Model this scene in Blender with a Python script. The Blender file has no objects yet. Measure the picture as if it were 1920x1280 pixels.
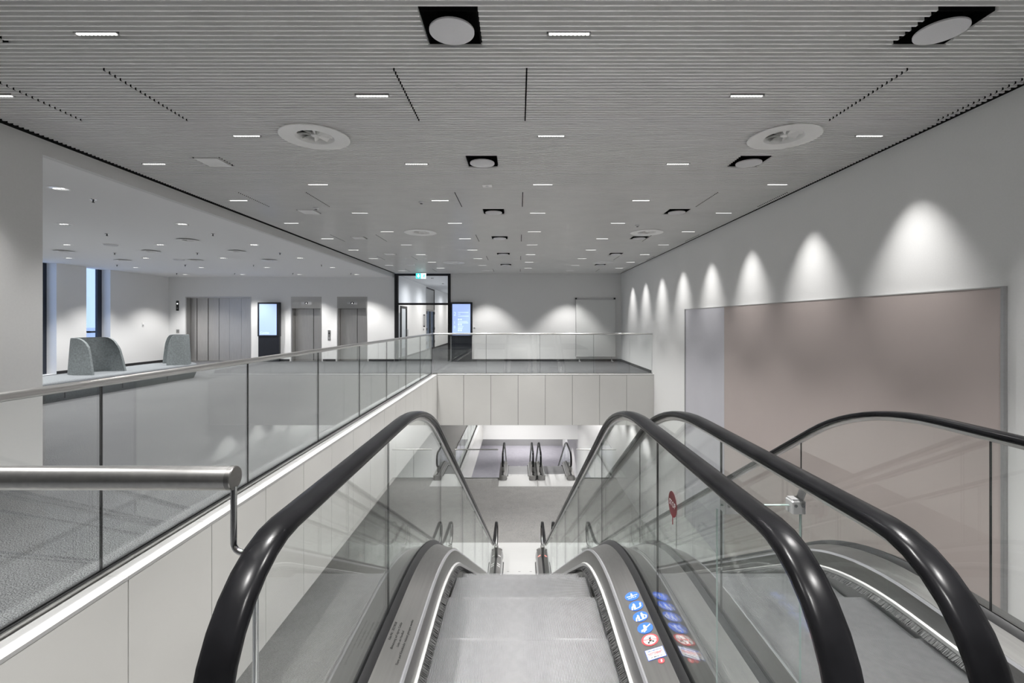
import bpy, math, random
from mathutils import Vector, Matrix

random.seed(7)
SC = bpy.context.scene
COL = SC.collection
PI = math.pi

# ------------------------------------------------------------------ camera, world, exposure
F_PX = 895.0                      # focal length in pixels of the 1920 px wide frame
EYE = 1.6
cam_data = bpy.data.cameras.new('camera')
cam_data.sensor_fit = 'HORIZONTAL'
cam_data.sensor_width = 36.0
cam_data.lens = 36.0 * F_PX / 1920.0
cam_data.shift_x = (960 - 972.5) / 1920.0
cam_data.shift_y = (602 - 640) / 1920.0
cam_data.clip_start = 0.05
cam_data.clip_end = 200
cam = bpy.data.objects.new('camera', cam_data)
cam.location = (0, 0, EYE)
cam.rotation_euler = (PI / 2, 0, 0)
COL.objects.link(cam)
SC.camera = cam

world = bpy.data.worlds.new('sky')
SC.world = world
world.use_nodes = True
_bg = world.node_tree.nodes['Background']
_bg.inputs['Color'].default_value = (0.50, 0.66, 1.0, 1)
_bg.inputs['Strength'].default_value = 0.80

vs = SC.view_settings
vs.view_transform = 'Standard'
vs.look = 'None'
vs.gamma = 1.0
vs.use_curve_mapping = False
vs.exposure = 0.90
SC.cycles.transparent_max_bounces = 40
SC.cycles.max_bounces = 8
SC.cycles.diffuse_bounces = 5
SC.cycles.glossy_bounces = 4

SPOT_W = 185.0         # ceiling downlights
WALL_W = 104.0          # the column of downlights that grazes the panel wall
LOUNGE_W = 235.0
LOWER_W = 120.0
LAMP_COL = (1.0, 0.985, 0.965)

# ------------------------------------------------------------------ materials
def _nt(name):
    m = bpy.data.materials.new(name)
    m.use_nodes = True
    return m, m.node_tree, m.node_tree.nodes['Principled BSDF']

def mat(name, col, rough=0.6, metal=0.0, spec=0.5, noise=None, var=0.0, bump=0.0, stretch=(1, 1, 1), coat=0.0):
    """plain procedural material: noise tints the colour a little and gives fine relief"""
    m, nt, b = _nt(name)
    b.inputs['Base Color'].default_value = (*col, 1)
    b.inputs['Roughness'].default_value = rough
    b.inputs['Metallic'].default_value = metal
    b.inputs['Specular IOR Level'].default_value = spec
    b.inputs['Coat Weight'].default_value = coat
    b.inputs['Coat Roughness'].default_value = 0.08
    if noise:
        tc = nt.nodes.new('ShaderNodeTexCoord')
        mp = nt.nodes.new('ShaderNodeMapping')
        mp.inputs['Scale'].default_value = stretch
        nz = nt.nodes.new('ShaderNodeTexNoise')
        nz.inputs['Scale'].default_value = noise
        nz.inputs['Detail'].default_value = 4
        nt.links.new(tc.outputs['Object'], mp.inputs['Vector'])
        nt.links.new(mp.outputs['Vector'], nz.inputs['Vector'])
        if var:
            mx = nt.nodes.new('ShaderNodeMix')
            mx.data_type = 'RGBA'
            mx.inputs['A'].default_value = (*[max(0, c * (1 - var)) for c in col], 1)
            mx.inputs['B'].default_value = (*[min(1, c * (1 + var)) for c in col], 1)
            rp = nt.nodes.new('ShaderNodeMapRange')
            rp.inputs['From Min'].default_value = 0.32
            rp.inputs['From Max'].default_value = 0.68
            nt.links.new(nz.outputs['Fac'], rp.inputs['Value'])
            nt.links.new(rp.outputs['Result'], mx.inputs['Factor'])
            nt.links.new(mx.outputs['Result'], b.inputs['Base Color'])
        if bump:
            bp = nt.nodes.new('ShaderNodeBump')
            bp.inputs['Strength'].default_value = bump
            bp.inputs['Distance'].default_value = 0.004
            nt.links.new(nz.outputs['Fac'], bp.inputs['Height'])
            nt.links.new(bp.outputs['Normal'], b.inputs['Normal'])
    return m

def emit(name, col, strength):
    m, nt, b = _nt(name)
    b.inputs['Base Color'].default_value = (*[c * 0.5 for c in col], 1)
    b.inputs['Emission Color'].default_value = (*col, 1)
    b.inputs['Emission Strength'].default_value = strength
    b.inputs['Roughness'].default_value = 0.3
    return m

def glass_mat(name, tint=(0.982, 0.990, 0.987), f0=0.045, rough=0.0):
    """clear sheet glass: transparent body with a Schlick mirror on both faces"""
    m = bpy.data.materials.new(name)
    m.use_nodes = True
    nt = m.node_tree
    nt.nodes.clear()
    out = nt.nodes.new('ShaderNodeOutputMaterial')
    tr = nt.nodes.new('ShaderNodeBsdfTransparent')
    tr.inputs['Color'].default_value = (*tint, 1)
    gl = nt.nodes.new('ShaderNodeBsdfGlossy')
    gl.inputs['Roughness'].default_value = rough
    gl.inputs['Color'].default_value = (0.95, 0.98, 0.97, 1)
    lw = nt.nodes.new('ShaderNodeLayerWeight')
    lw.inputs['Blend'].default_value = 0.5
    pw = nt.nodes.new('ShaderNodeMath'); pw.operation = 'POWER'
    pw.inputs[1].default_value = 5.0
    ml = nt.nodes.new('ShaderNodeMath'); ml.operation = 'MULTIPLY_ADD'
    ml.inputs[1].default_value = 1 - f0
    ml.inputs[2].default_value = f0
    mix = nt.nodes.new('ShaderNodeMixShader')
    nt.links.new(lw.outputs['Facing'], pw.inputs[0])
    nt.links.new(pw.outputs[0], ml.inputs[0])
    nt.links.new(ml.outputs[0], mix.inputs['Fac'])
    nt.links.new(tr.outputs[0], mix.inputs[1])
    nt.links.new(gl.outputs[0], mix.inputs[2])
    nt.links.new(mix.outputs[0], out.inputs['Surface'])
    return m

def carpet_mat(name, c0, c1):
    m, nt, b = _nt(name)
    b.inputs['Roughness'].default_value = 0.95
    b.inputs['Specular IOR Level'].default_value = 0.15
    tc = nt.nodes.new('ShaderNodeTexCoord')
    n1 = nt.nodes.new('ShaderNodeTexNoise'); n1.inputs['Scale'].default_value = 135; n1.inputs['Detail'].default_value = 3
    n2 = nt.nodes.new('ShaderNodeTexNoise'); n2.inputs['Scale'].default_value = 3.0; n2.inputs['Detail'].default_value = 5
    cr = nt.nodes.new('ShaderNodeValToRGB')
    cr.color_ramp.elements[0].position = 0.38; cr.color_ramp.elements[0].color = (*c0, 1)
    cr.color_ramp.elements[1].position = 0.62; cr.color_ramp.elements[1].color = (*c1, 1)
    mx = nt.nodes.new('ShaderNodeMix'); mx.data_type = 'RGBA'; mx.blend_type = 'MULTIPLY'
    mx.inputs['Factor'].default_value = 0.35
    r2 = nt.nodes.new('ShaderNodeValToRGB')
    r2.color_ramp.elements[0].position = 0.35; r2.color_ramp.elements[0].color = (0.72, 0.72, 0.73, 1)
    r2.color_ramp.elements[1].position = 0.65; r2.color_ramp.elements[1].color = (1, 1, 1, 1)
    bp = nt.nodes.new('ShaderNodeBump'); bp.inputs['Strength'].default_value = 0.5; bp.inputs['Distance'].default_value = 0.004
    nt.links.new(tc.outputs['Object'], n1.inputs['Vector'])
    nt.links.new(tc.outputs['Object'], n2.inputs['Vector'])
    nt.links.new(n1.outputs['Fac'], cr.inputs['Fac'])
    nt.links.new(n2.outputs['Fac'], r2.inputs['Fac'])
    nt.links.new(cr.outputs['Color'], mx.inputs['A'])
    nt.links.new(r2.outputs['Color'], mx.inputs['B'])
    nt.links.new(mx.outputs['Result'], b.inputs['Base Color'])
    nt.links.new(n1.outputs['Fac'], bp.inputs['Height'])
    nt.links.new(bp.outputs['Normal'], b.inputs['Normal'])
    return m

def perforated_mat(name):
    """white acoustic board: fine rows of holes inside plain borders of a 1.2 x 2.4 m board"""
    m, nt, b = _nt(name)
    b.inputs['Roughness'].default_value = 0.9
    tc = nt.nodes.new('ShaderNodeTexCoord')
    sp = nt.nodes.new('ShaderNodeSeparateXYZ')
    nt.links.new(tc.outputs['Object'], sp.inputs[0])
    def math_(op, a, v):
        n = nt.nodes.new('ShaderNodeMath'); n.operation = op
        if isinstance(a, (int, float)): n.inputs[0].default_value = a
        else: nt.links.new(a, n.inputs[0])
        if v is not None:
            if isinstance(v, (int, float)): n.inputs[1].default_value = v
            else: nt.links.new(v, n.inputs[1])
        return n.outputs[0]
    def band(o, period, lo):
        f = math_('MODULO', math_('ADD', o, 100.0 * period), period)
        return math_('GREATER_THAN', f, lo)
    holes = math_('MULTIPLY', band(sp.outputs['X'], 0.021, 0.011), band(sp.outputs['Y'], 0.021, 0.011))
    board = math_('MULTIPLY', band(sp.outputs['X'], 1.2, 0.06), band(sp.outputs['Y'], 2.4, 0.06))
    msk = math_('MULTIPLY', holes, board)
    mx = nt.nodes.new('ShaderNodeMix'); mx.data_type = 'RGBA'
    mx.inputs['A'].default_value = (0.90, 0.90, 0.90, 1)
    mx.inputs['B'].default_value = (0.30, 0.30, 0.30, 1)
    nt.links.new(msk, mx.inputs['Factor'])
    nt.links.new(mx.outputs['Result'], b.inputs['Base Color'])
    return m

M = {}
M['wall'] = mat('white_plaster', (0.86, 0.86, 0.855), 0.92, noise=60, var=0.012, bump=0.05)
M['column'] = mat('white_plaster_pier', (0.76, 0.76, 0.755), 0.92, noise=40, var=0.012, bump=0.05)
M['soffit'] = mat('soffit_paint', (0.86, 0.86, 0.86), 0.9, noise=30, var=0.02)
M['perf'] = perforated_mat('perforated_board')
M['slat'] = mat('slat_lacquer', (0.93, 0.93, 0.92), 0.28, spec=0.6, noise=3, var=0.02)
M['joint'] = mat('joint_strip_grey', (0.40, 0.40, 0.40), 0.6, noise=30, var=0.05)
M['backing'] = mat('black_felt', (0.006, 0.006, 0.006), 0.95, spec=0.1, noise=80, var=0.2)
M['black'] = mat('black_lacquer', (0.012, 0.012, 0.014), 0.45, noise=20, var=0.1)
M['carpet'] = carpet_mat('grey_loop_carpet', (0.008, 0.009, 0.010), (0.172, 0.175, 0.180))
M['carpet2'] = carpet_mat('lower_grey_carpet', (0.09, 0.088, 0.085), (0.27, 0.267, 0.26))
M['carpet3'] = carpet_mat('violet_grey_carpet', (0.24, 0.23, 0.26), (0.42, 0.41, 0.45))
M['base'] = mat('dark_skirting', (0.03, 0.03, 0.032), 0.5, noise=15, var=0.1)
M['fascia'] = mat('cream_lacquer_panel', (0.64, 0.635, 0.615), 0.22, spec=0.5, noise=2, var=0.012)
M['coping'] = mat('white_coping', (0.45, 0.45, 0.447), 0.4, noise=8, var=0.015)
M['steel'] = mat('brushed_steel', (0.58, 0.575, 0.565), 0.30, 1.0, noise=60, var=0.05, stretch=(1, 0.04, 1))
M['steel_v'] = mat('brushed_lift_steel', (0.60, 0.59, 0.58), 0.40, 1.0, noise=90, var=0.06, stretch=(1, 1, 0.03))
M['deck'] = mat('deck_steel', (0.32, 0.315, 0.308), 0.34, 1.0, noise=70, var=0.05, stretch=(1, 0.03, 1))
M['bright'] = mat('bright_aluminium', (0.52, 0.52, 0.515), 0.30, 0.15, noise=40, var=0.03)
M['trim'] = mat('satin_trim', (0.44, 0.44, 0.46), 0.3, 0.5, noise=40, var=0.03)
M['polish'] = mat('polished_steel', (0.72, 0.72, 0.73), 0.09, 1.0, noise=20, var=0.02)
M['rubber'] = mat('black_rubber', (0.008, 0.008, 0.009), 0.25, spec=0.13, noise=9, var=0.3, bump=0.02)
M['seal'] = mat('black_seal', (0.015, 0.015, 0.016), 0.5, noise=30, var=0.1)
M['step'] = mat('step_aluminium', (0.46, 0.46, 0.47), 0.34, 0.8, noise=25, var=0.06)
M['plate'] = mat('landing_plate', (0.40, 0.40, 0.397), 0.35, 0.15, noise=120, var=0.03, stretch=(0.02, 1, 1), bump=0.1)
M['bristle'] = mat('brush_bristles', (0.06, 0.06, 0.06), 0.5, noise=150, var=0.85, stretch=(0.1, 1, 0.1))
M['glass'] = glass_mat('clear_glass')
M['wglass'] = glass_mat('window_glass', (0.93, 0.96, 1.0), 0.04)
M['edge'] = mat('glass_edge', (0.35, 0.45, 0.42), 0.15, noise=10, var=0.05)
M['cladding'] = mat('truss_cladding', (0.62, 0.62, 0.61), 0.5, noise=12, var=0.02)
M['white'] = mat('white_enamel', (0.92, 0.92, 0.91), 0.4, noise=8, var=0.01)
M['disc'] = mat('speaker_cloth', (0.74, 0.74, 0.76), 0.7, noise=300, var=0.03)
M['lens'] = emit('lamp_lens', (1.0, 0.99, 0.97), 0.85)
M['housing'] = mat('lamp_housing', (0.22, 0.22, 0.22), 0.5, noise=20, var=0.1)
M['pink'] = mat('mauve_panel', (0.52, 0.452, 0.43), 0.5, spec=0.3, noise=1.2, var=0.02)
M['lilac'] = mat('lilac_panel', (0.60, 0.595, 0.64), 0.5, spec=0.3, noise=1.2, var=0.02)
M['alu'] = mat('anodised_frame', (0.58, 0.58, 0.585), 0.35, 0.4, noise=30, var=0.03)
M['frame'] = mat('panel_frame_grey', (0.42, 0.42, 0.425), 0.4, 0.4, noise=30, var=0.04)
M['fabric'] = mat('grey_wool_felt', (0.20, 0.222, 0.228), 0.95, spec=0.1, noise=28, var=0.16, bump=0.35)
M['fabric_seat'] = mat('light_grey_wool', (0.17, 0.183, 0.193), 0.95, spec=0.1, noise=60, var=0.16, bump=0.3)
M['fabric_dark'] = mat('dark_grey_wool', (0.115, 0.13, 0.135), 0.95, spec=0.1, noise=50, var=0.2, bump=0.3)
M['screen'] = emit('blue_screen', (0.42, 0.56, 1.0), 0.50)
M['screentext'] = emit('screen_lettering', (0.66, 0.82, 1.0), 0.60)
M['kiosk'] = mat('kiosk_black', (0.012, 0.014, 0.02), 0.4, noise=10, var=0.1)
M['signgreen'] = emit('exit_green', (0.05, 0.80, 0.74), 1.1)
M['signwhite'] = emit('exit_white', (0.85, 1.0, 1.0), 1.3)
M['board'] = mat('white_board', (0.74, 0.75, 0.74), 0.3, noise=3, var=0.01)
M['blue'] = mat('sticker_blue', (0.035, 0.14, 0.75), 0.4, noise=20, var=0.03)
M['swhite'] = mat('sticker_white', (0.82, 0.82, 0.82), 0.4, noise=20, var=0.02)
M['sred'] = mat('sticker_red', (0.75, 0.07, 0.08), 0.4, noise=20, var=0.03)
M['sblack'] = mat('print_black', (0.02, 0.02, 0.02), 0.5, noise=20, var=0.05)
M['stop'] = mat('stop_red', (0.17, 0.010, 0.016), 0.4, noise=25, var=0.1)
M['winframe'] = mat('window_frame_dark', (0.02, 0.025, 0.04), 0.4, noise=20, var=0.1)
M['red_glow'] = emit('red_mark', (1.0, 0.25, 0.2), 1.0)  # red reflective mark: its returned light is put in as glow
M['led_white'] = emit('indicator_white', (1, 1, 1), 1.0)
M['facade'] = mat('pale_facade', (0.78, 0.78, 0.80), 0.8, noise=3, var=0.05)

for _k in ('lens', 'screentext', 'red_glow', 'led_white'):      # tiny emitters: reached by bounces, not sampled one triangle at a time
    M[_k].cycles.emission_sampling = 'NONE'

# ------------------------------------------------------------------ mesh helpers
ORG = {}

class MB:
    def __init__(self):
        self.v, self.f = [], []
    def add(self, vs_, fs):
        n = len(self.v)
        self.v += [tuple(p) for p in vs_]
        self.f += [tuple(i + n for i in q) for q in fs]
        return self
    def box(self, x0, x1, y0, y1, z0, z1):
        return self.add([(x0, y0, z0), (x1, y0, z0), (x1, y1, z0), (x0, y1, z0),
                         (x0, y0, z1), (x1, y0, z1), (x1, y1, z1), (x0, y1, z1)],
                        [(0, 3, 2, 1), (4, 5, 6, 7), (0, 1, 5, 4), (1, 2, 6, 5), (2, 3, 7, 6), (3, 0, 4, 7)])
    def bbox(self, x0, x1, y0, y1, z0, z1, b=0.004):
        """box with chamfered vertical and top edges"""
        o = [(x0 + b, y0), (x1 - b, y0), (x1, y0 + b), (x1, y1 - b), (x1 - b, y1), (x0 + b, y1), (x0, y1 - b), (x0, y0 + b)]
        cx, cy = (x0 + x1) / 2, (y0 + y1) / 2
        def ring(z, k):
            return [(p[0] + (k if p[0] < cx else -k), p[1] + (k if p[1] < cy else -k), z) for p in o]
        return self.rings([ring(z0, 0), ring(z1 - b, 0), ring(z1, b * 0.8)])
    def rings(self, rs, cap=True, closed=True):
        n = len(rs[0]); vs_, fs = [], []
        for r in rs: vs_ += r
        for i in range(len(rs) - 1):
            for j in range(n if closed else n - 1):
                k = (j + 1) % n
                fs.append((i * n + j, i * n + k, (i + 1) * n + k, (i + 1) * n + j))
        if cap:
            fs.append(tuple(reversed(range(n))))
            fs.append(tuple((len(rs) - 1) * n + j for j in range(n)))
        return self.add(vs_, fs)
    def prism_x(self, poly, x0, x1):
        """polygon of (y, z) extruded along x"""
        return self.rings([[(x0, y, z) for y, z in poly], [(x1, y, z) for y, z in poly]])
    def prism_z(self, poly, z0, z1):
        return self.rings([[(x, y, z0) for x, y in poly], [(x, y, z1) for x, y in poly]])
    def prism_y(self, poly, y0, y1):
        return self.rings([[(x, y0, z) for x, z in poly], [(x, y1, z) for x, z in poly]])
    def tube(self, pts, r, n=12):
        pts = [Vector(p) for p in pts]
        rs = []
        up = None
        for i, p in enumerate(pts):
            a = pts[max(0, i - 1)]; b = pts[min(len(pts) - 1, i + 1)]
            t = (b - a).normalized()
            if up is None:
                up = Vector((0, 0, 1)) if abs(t.z) < 0.9 else Vector((1, 0, 0))
            s = t.cross(up).normalized(); u = s.cross(t).normalized(); up = u
            rs.append([tuple(p + s * (r * math.cos(2 * PI * k / n)) + u * (r * math.sin(2 * PI * k / n))) for k in range(n)])
        return self.rings(rs)
    def lathe(self, prof, c, n=40, cap=False):
        rs = [[(c[0] + r * math.cos(2 * PI * k / n), c[1] + r * math.sin(2 * PI * k / n), c[2] + z) for k in range(n)] for r, z in prof]
        return self.rings(rs, cap=cap)
    def frame_poly(self, fr, poly, t0, t1):
        """polygon in (u, v) of a frame (O, U, V, N), extruded along N"""
        O, U, V, N = fr
        a = [tuple(O + U * u + V * v + N * t0) for u, v in poly]
        b = [tuple(O + U * u + V * v + N * t1) for u, v in poly]
        return self.rings([a, b])
    def build(self, name, m, parent=None, smooth=None, origin=None):
        og = ORG[parent.name] if parent is not None else (Vector(origin) if origin is not None else Vector((0, 0, 0)))
        me = bpy.data.meshes.new(name)
        me.from_pydata([(x - og.x, y - og.y, z - og.z) for x, y, z in self.v], [], self.f)
        me.validate()
        if smooth is not None:
            me.polygons.foreach_set('use_smooth', [True] * len(me.polygons))
            me.set_sharp_from_angle(angle=math.radians(smooth))
        me.materials.append(m)
        me.update()
        o = bpy.data.objects.new(name, me)
        COL.objects.link(o)
        if parent is not None: o.parent = parent
        else: o.location = og
        ORG[o.name] = og.copy()
        fix_normals(me)
        return o

def fix_normals(me):
    import bmesh
    bm = bmesh.new(); bm.from_mesh(me)
    bmesh.ops.recalc_face_normals(bm, faces=bm.faces)
    bm.to_mesh(me); bm.free()

def tag(o, label, cat, group=None, kind=None):
    o['label'] = label
    o['category'] = cat
    if group: o['group'] = group
    if kind: o['kind'] = kind
    return o

def thing(name, loc, label, cat, group=None):
    o = bpy.data.objects.new(name, None)
    o.empty_display_size = 0.1
    o.location = loc
    COL.objects.link(o)
    ORG[o.name] = Vector(loc)
    return tag(o, label, cat, group)

def struct(name, mb, m, label=None, smooth=None):
    o = mb.build(name, m, smooth=smooth)
    o['kind'] = 'structure'
    if label: o['label'] = label
    return o

def children(o):
    return [c for c in bpy.data.objects if c.parent == o]

def copy_tree(o, parent=None):
    c = o.copy()
    COL.objects.link(c)
    c.parent = parent
    for ch in children(o):
        if ch.type != 'LIGHT': copy_tree(ch, c)
    return c

def text_obj(name, body, fr, size, m, parent, align='LEFT', ext=0.0003, lift=0.0008, xs=1.0, bold=0.0):
    cu = bpy.data.curves.new(name, 'FONT')
    cu.body = body; cu.size = size; cu.extrude = ext; cu.offset = bold
    cu.align_x = align; cu.align_y = 'CENTER'
    cu.materials.append(m)
    tmp = bpy.data.objects.new(name, cu)
    COL.objects.link(tmp)
    dg = bpy.context.evaluated_depsgraph_get()
    me = bpy.data.meshes.new_from_object(tmp.evaluated_get(dg))
    bpy.data.objects.remove(tmp)
    me.name = name
    if not me.materials: me.materials.append(m)
    o = bpy.data.objects.new(name, me)
    COL.objects.link(o)
    O, U, V, N = fr
    p = O + N * lift - ORG[parent.name]
    mt = Matrix(((U.x * xs, V.x, N.x, p.x), (U.y * xs, V.y, N.y, p.y), (U.z * xs, V.z, N.z, p.z), (0, 0, 0, 1)))
    o.parent = parent
    o.matrix_basis = mt
    return o

def spot(name, loc, w, size=82, blend=0.35, radius=0.03, parent=None, col=LAMP_COL):
    d = bpy.data.lights.new(name, 'SPOT')
    d.energy = w; d.spot_size = math.radians(size); d.spot_blend = blend
    d.shadow_soft_size = radius; d.color = col
    o = bpy.data.objects.new(name, d)
    COL.objects.link(o)
    o.location = Vector(loc) - (ORG[parent.name] if parent is not None else Vector((0, 0, 0)))
    if parent is not None: o.parent = parent
    return o

def circle(r, n=28, cu=0, cv=0, a0=0):
    return [(cu + r * math.cos(a0 + 2 * PI * k / n), cv + r * math.sin(a0 + 2 * PI * k / n)) for k in range(n)]

# ------------------------------------------------------------------ key dimensions (metres)
XR = 4.10            # wall with the big panel
XL = -2.47           # face of the fascia beside the lounge floor
GX = -2.66           # glass line above it
YB = 14.46           # face of the bridge
YW = 19.09           # lift wall
ZC = 3.50            # underside of slat ceiling
XC = -5.0            # bulkhead
ZL = 3.36            # lounge ceiling
XW = -14.0           # window wall
Z1 = -5.01           # floor one storey down
Z2 = -10.02
SOF = -1.55
SOF2 = SOF + Z1
Y2A, Y2B = 20.2, 33.0   # opening in the lower floor

# ------------------------------------------------------------------ setting: floors, walls, ceilings
fl = MB()
fl.box(XW - 0.6, XL - 0.20, -5, YW + 0.3, -0.06, 0)
fl.box(XL - 0.20, XR, -5, 1.10, -0.06, 0)
fl.box(XL - 0.20, XR, YB + 0.20, YW + 0.3, -0.06, 0)
fl.box(-5.2, -2.4, YW + 0.3, 42, -0.06, 0)
struct('floor_upper', fl, M['carpet'], 'speckled grey loop carpet of the upper storey')
fl = MB()
fl.box(XW, XR, -3, Y2A, Z1 - 0.06, Z1)
fl.box(XW, XL - 0.20, Y2A, Y2B, Z1 - 0.06, Z1)
fl.box(XW, XR, Y2B + 0.12, 46, Z1 - 0.06, Z1)
struct('floor_lower', fl, M['carpet2'], 'warm grey carpet one storey below the bridge')
struct('floor_basement', MB().box(XW, XR, 18, 46, Z2 - 0.06, Z2), M['carpet3'], 'violet grey floor two storeys below')

sf = MB()
sf.box(XW, XL - 0.03, -3, 46, SOF, -0.06)
sf.box(XL - 0.03, XR, -3, 1.08, SOF, -0.06)
sf.box(XL - 0.03, XR, YB + 0.03, 46, SOF, -0.06)
struct('ceiling_lower', sf, M['soffit'], 'white soffit under the upper storey')
sf = MB()
sf.box(XW, XL - 0.03, 18, 46, SOF2, Z1 - 0.06)
sf.box(XL, XR, 10, Y2A - 0.02, SOF2, Z1 - 0.06)
sf.box(XL, XR, Y2B, 46, SOF2, Z1 - 0.06)
struct('ceiling_basement', sf, M['soffit'], 'pale fascia and soffit one storey down')

struct('wall_right', MB().box(XR, XR + 0.25, -5, 46, Z2, 3.75), M['wall'], 'tall white wall washed by downlights')
wb = MB()
def wall_seg(x0, x1, z0, z1): wb.box(x0, x1, YW, YW + 0.3, z0, z1)
LIFTS = [(-13.32, -10.70, 2.58), (-9.10, -7.88, 2.58), (-7.26, -6.05, 2.58)]
DOOR = (-4.96, -2.72)
xs_ = XW - 0.6
for x0, x1, zt in LIFTS:
    wall_seg(xs_, x0, 0, ZC + 0.2); wall_seg(x0, x1, zt, ZC + 0.2); xs_ = x1
wall_seg(xs_, DOOR[0], 0, ZC + 0.2)
wall_seg(DOOR[1], XR, 0, ZC + 0.2)
struct('wall_back', wb, M['wall'], 'white wall with the lift doors and the dark door frame')
for x0, x1, zt in LIFTS:
    pass
struct('wall_liftshaft', MB().box(XW - 0.6, -5.6, YW + 0.62, YW + 0.7, 0, 3.5), M['black'], 'dark lift shaft behind the lift doors')
WIN = [(13.50, 14.46), (15.46, 16.37)]
wl = MB()
ys_ = -5
for a, b in WIN:
    wl.box(XW - 0.33, XW, ys_, a, 0, 3.7); ys_ = b
    wl.box(XW - 0.33, XW, a, b, 3.37, 3.7)
wl.box(XW - 0.33, XW, ys_, YW, 0, 3.7)
struct('wall_left', wl, M['wall'], 'white lounge wall with two tall window slots')
struct('wall_front', MB().box(XW - 0.6, XR + 0.25, -5.25, -5, -0.1, 3.75), M['wall'], 'white wall behind the viewer')
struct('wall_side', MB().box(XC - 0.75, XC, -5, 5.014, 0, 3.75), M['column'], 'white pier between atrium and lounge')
lw_ = MB()
lw_.box(XW - 0.2, XW, -3, 46, Z2, SOF)
struct('wall_lower_left', lw_, M['wall'])
struct('wall_lower_front', MB().box(XW, XR, -3.2, -3, Z1, -0.06), M['wall'])
struct('wall_lower_back', MB().box(XW, XR, 46, 46.2, Z2, SOF), M['wall'])
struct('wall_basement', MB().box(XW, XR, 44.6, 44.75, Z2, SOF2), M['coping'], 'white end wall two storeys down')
struct('wall_basement_front', MB().box(XW, XR, 17.9, 18.0, Z2, SOF2), M['wall'])
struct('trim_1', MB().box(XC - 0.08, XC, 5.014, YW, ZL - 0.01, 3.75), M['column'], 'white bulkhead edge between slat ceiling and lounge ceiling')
struct('ceiling_lounge', MB().box(XW - 0.33, XC - 0.08, -5, YW, ZL, ZL + 0.12), M['perf'], 'white perforated board ceiling of the lounge')
# corridor behind the dark door frame
co = MB()
co.box(-5.2, -4.98, YW + 0.3, 25.6, 0, 3.6)
co.box(-5.2, -4.98, 28.2, 42, 0, 3.6)
co.box(-5.2, -4.98, 25.6, 28.2, 3.45, 3.6)
co.box(-2.62, -2.4, YW + 0.3, 42, 0, 3.6)
co.box(-5.2, -2.4, 42, 42.2, 0, 3.6)
struct('wall_corridor', co, M['wall'], 'white corridor walls seen through the dark door frame')
struct('ceiling_corridor', MB().box(-5.2, -2.4, YW + 0.3, 42, 3.5, 3.6), M['soffit'], 'white corridor ceiling')

bb = MB()
segs = [(XW, -13.38), (-10.64, -9.16), (-7.82, -7.32), (-5.99, DOOR[0] - 0.02), (DOOR[1] + 0.02, XR)]
for a, b in segs: bb.box(a, b, YW - 0.015, YW, 0, 0.085)
struct('baseboard_back', bb, M['base'])
bb = MB(); ys_ = 5.1
for a, b in WIN + [(YW - 0.015, YW)]:
    bb.box(XW, XW + 0.015, ys_, a, 0, 0.085); ys_ = b
struct('baseboard_left', bb, M['base'])
struct('baseboard_right', MB().box(XR - 0.015, XR, YB + 0.3, YW - 0.015, 0, 0.085), M['base'])
struct('baseboard_corridor', MB().box(-4.98, -4.965, YW + 0.3, 25.6, 0, 0.08).box(-4.98, -4.965, 28.2, 42, 0, 0.08), M['base'])

# ------------------------------------------------------------------ slat ceiling with its cut-outs
ROW0, ROWD = 3.167, 0.873
COL_A = (-2.80, 0.335, 3.61)
COL_B = (-4.42, -1.24, 1.93)
LAMPS = []
for k in range(-4, 18):
    for ci, x in enumerate(COL_A if k % 2 == 0 else COL_B):
        LAMPS.append((k, ci, x, ROW0 + ROWD * k))
SPK_Y = [3.109 + 2.597 * i for i in range(-1, 6)]
SPK_X = (-0.435, 2.75)
HATCH_X = -3.65
DIFF = [(x, y) for y in (4.92, 10.2, 15.45) for x in (-2.10, 2.735)]
GAPX = (-4.146, -3.144, -0.946, 0.061, 2.946, 3.974)
GAPY = [(3.61, 4.535), (7.06, 7.95), (10.5, 11.4), (13.95, 14.85), (17.4, 18.3)]
HW = 0.185
holes = []        # x0, x1, y0, y1
for y in SPK_Y:
    for x in SPK_X: holes.append((x - HW, x + HW, y - HW, y + HW))
    holes.append((HATCH_X - 0.165, HATCH_X + 0.165, y - 0.165, y + 0.165))
for k, ci, x, y in LAMPS: holes.append((x - 0.148, x + 0.148, y - 0.020, y + 0.020))
for a, b in GAPY:
    for x in GAPX: holes.append((x - 0.006, x + 0.006, a, b))
PITCH, ST, SH = 0.05, 0.0135, 0.036
ceil = struct('ceiling', MB().box(XC - 0.0, XR, -5, YW, ZC + 0.10, ZC + 0.2), M['backing'], 'light grey linear slat ceiling over the atrium')
SX0, SX1 = XC + 0.11, XR - 0.06

def slat_segments(y):
    cuts = []
    for x0, x1, y0, y1 in holes:
        if y0 < y < y1: cuts.append((x0, x1))
    for cx, cy in DIFF:
        d = 0.30 ** 2 - (y - cy) ** 2
        if d > 0: cuts.append((cx - math.sqrt(d), cx + math.sqrt(d)))
    cuts.sort()
    out, x = [], SX0
    for a, b in cuts:
        if a > x: out.append((x, min(a, SX1)))
        x = max(x, b)
    if x < SX1: out.append((x, SX1))
    return [s for s in out if s[1] - s[0] > 0.002]

def slat_mb(mb, y):
    for a, b in slat_segments(y):
        mb.box(a, b, y - ST / 2, y + ST / 2, ZC, ZC + SH)
    return mb
rest = MB()
cnt = 0
y = 2.775
while y < YW - 0.02:
    if cnt < 300: slat_mb(MB(), y).build('slat', M['slat'], ceil)
    else: slat_mb(rest, y)
    cnt += 1
    y += PITCH
y = 2.725
while y > -4.9:
    slat_mb(rest, y)
    y -= PITCH
o = rest.build('distant_slats', M['slat'], ceil); o['kind'] = 'stuff'
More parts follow.
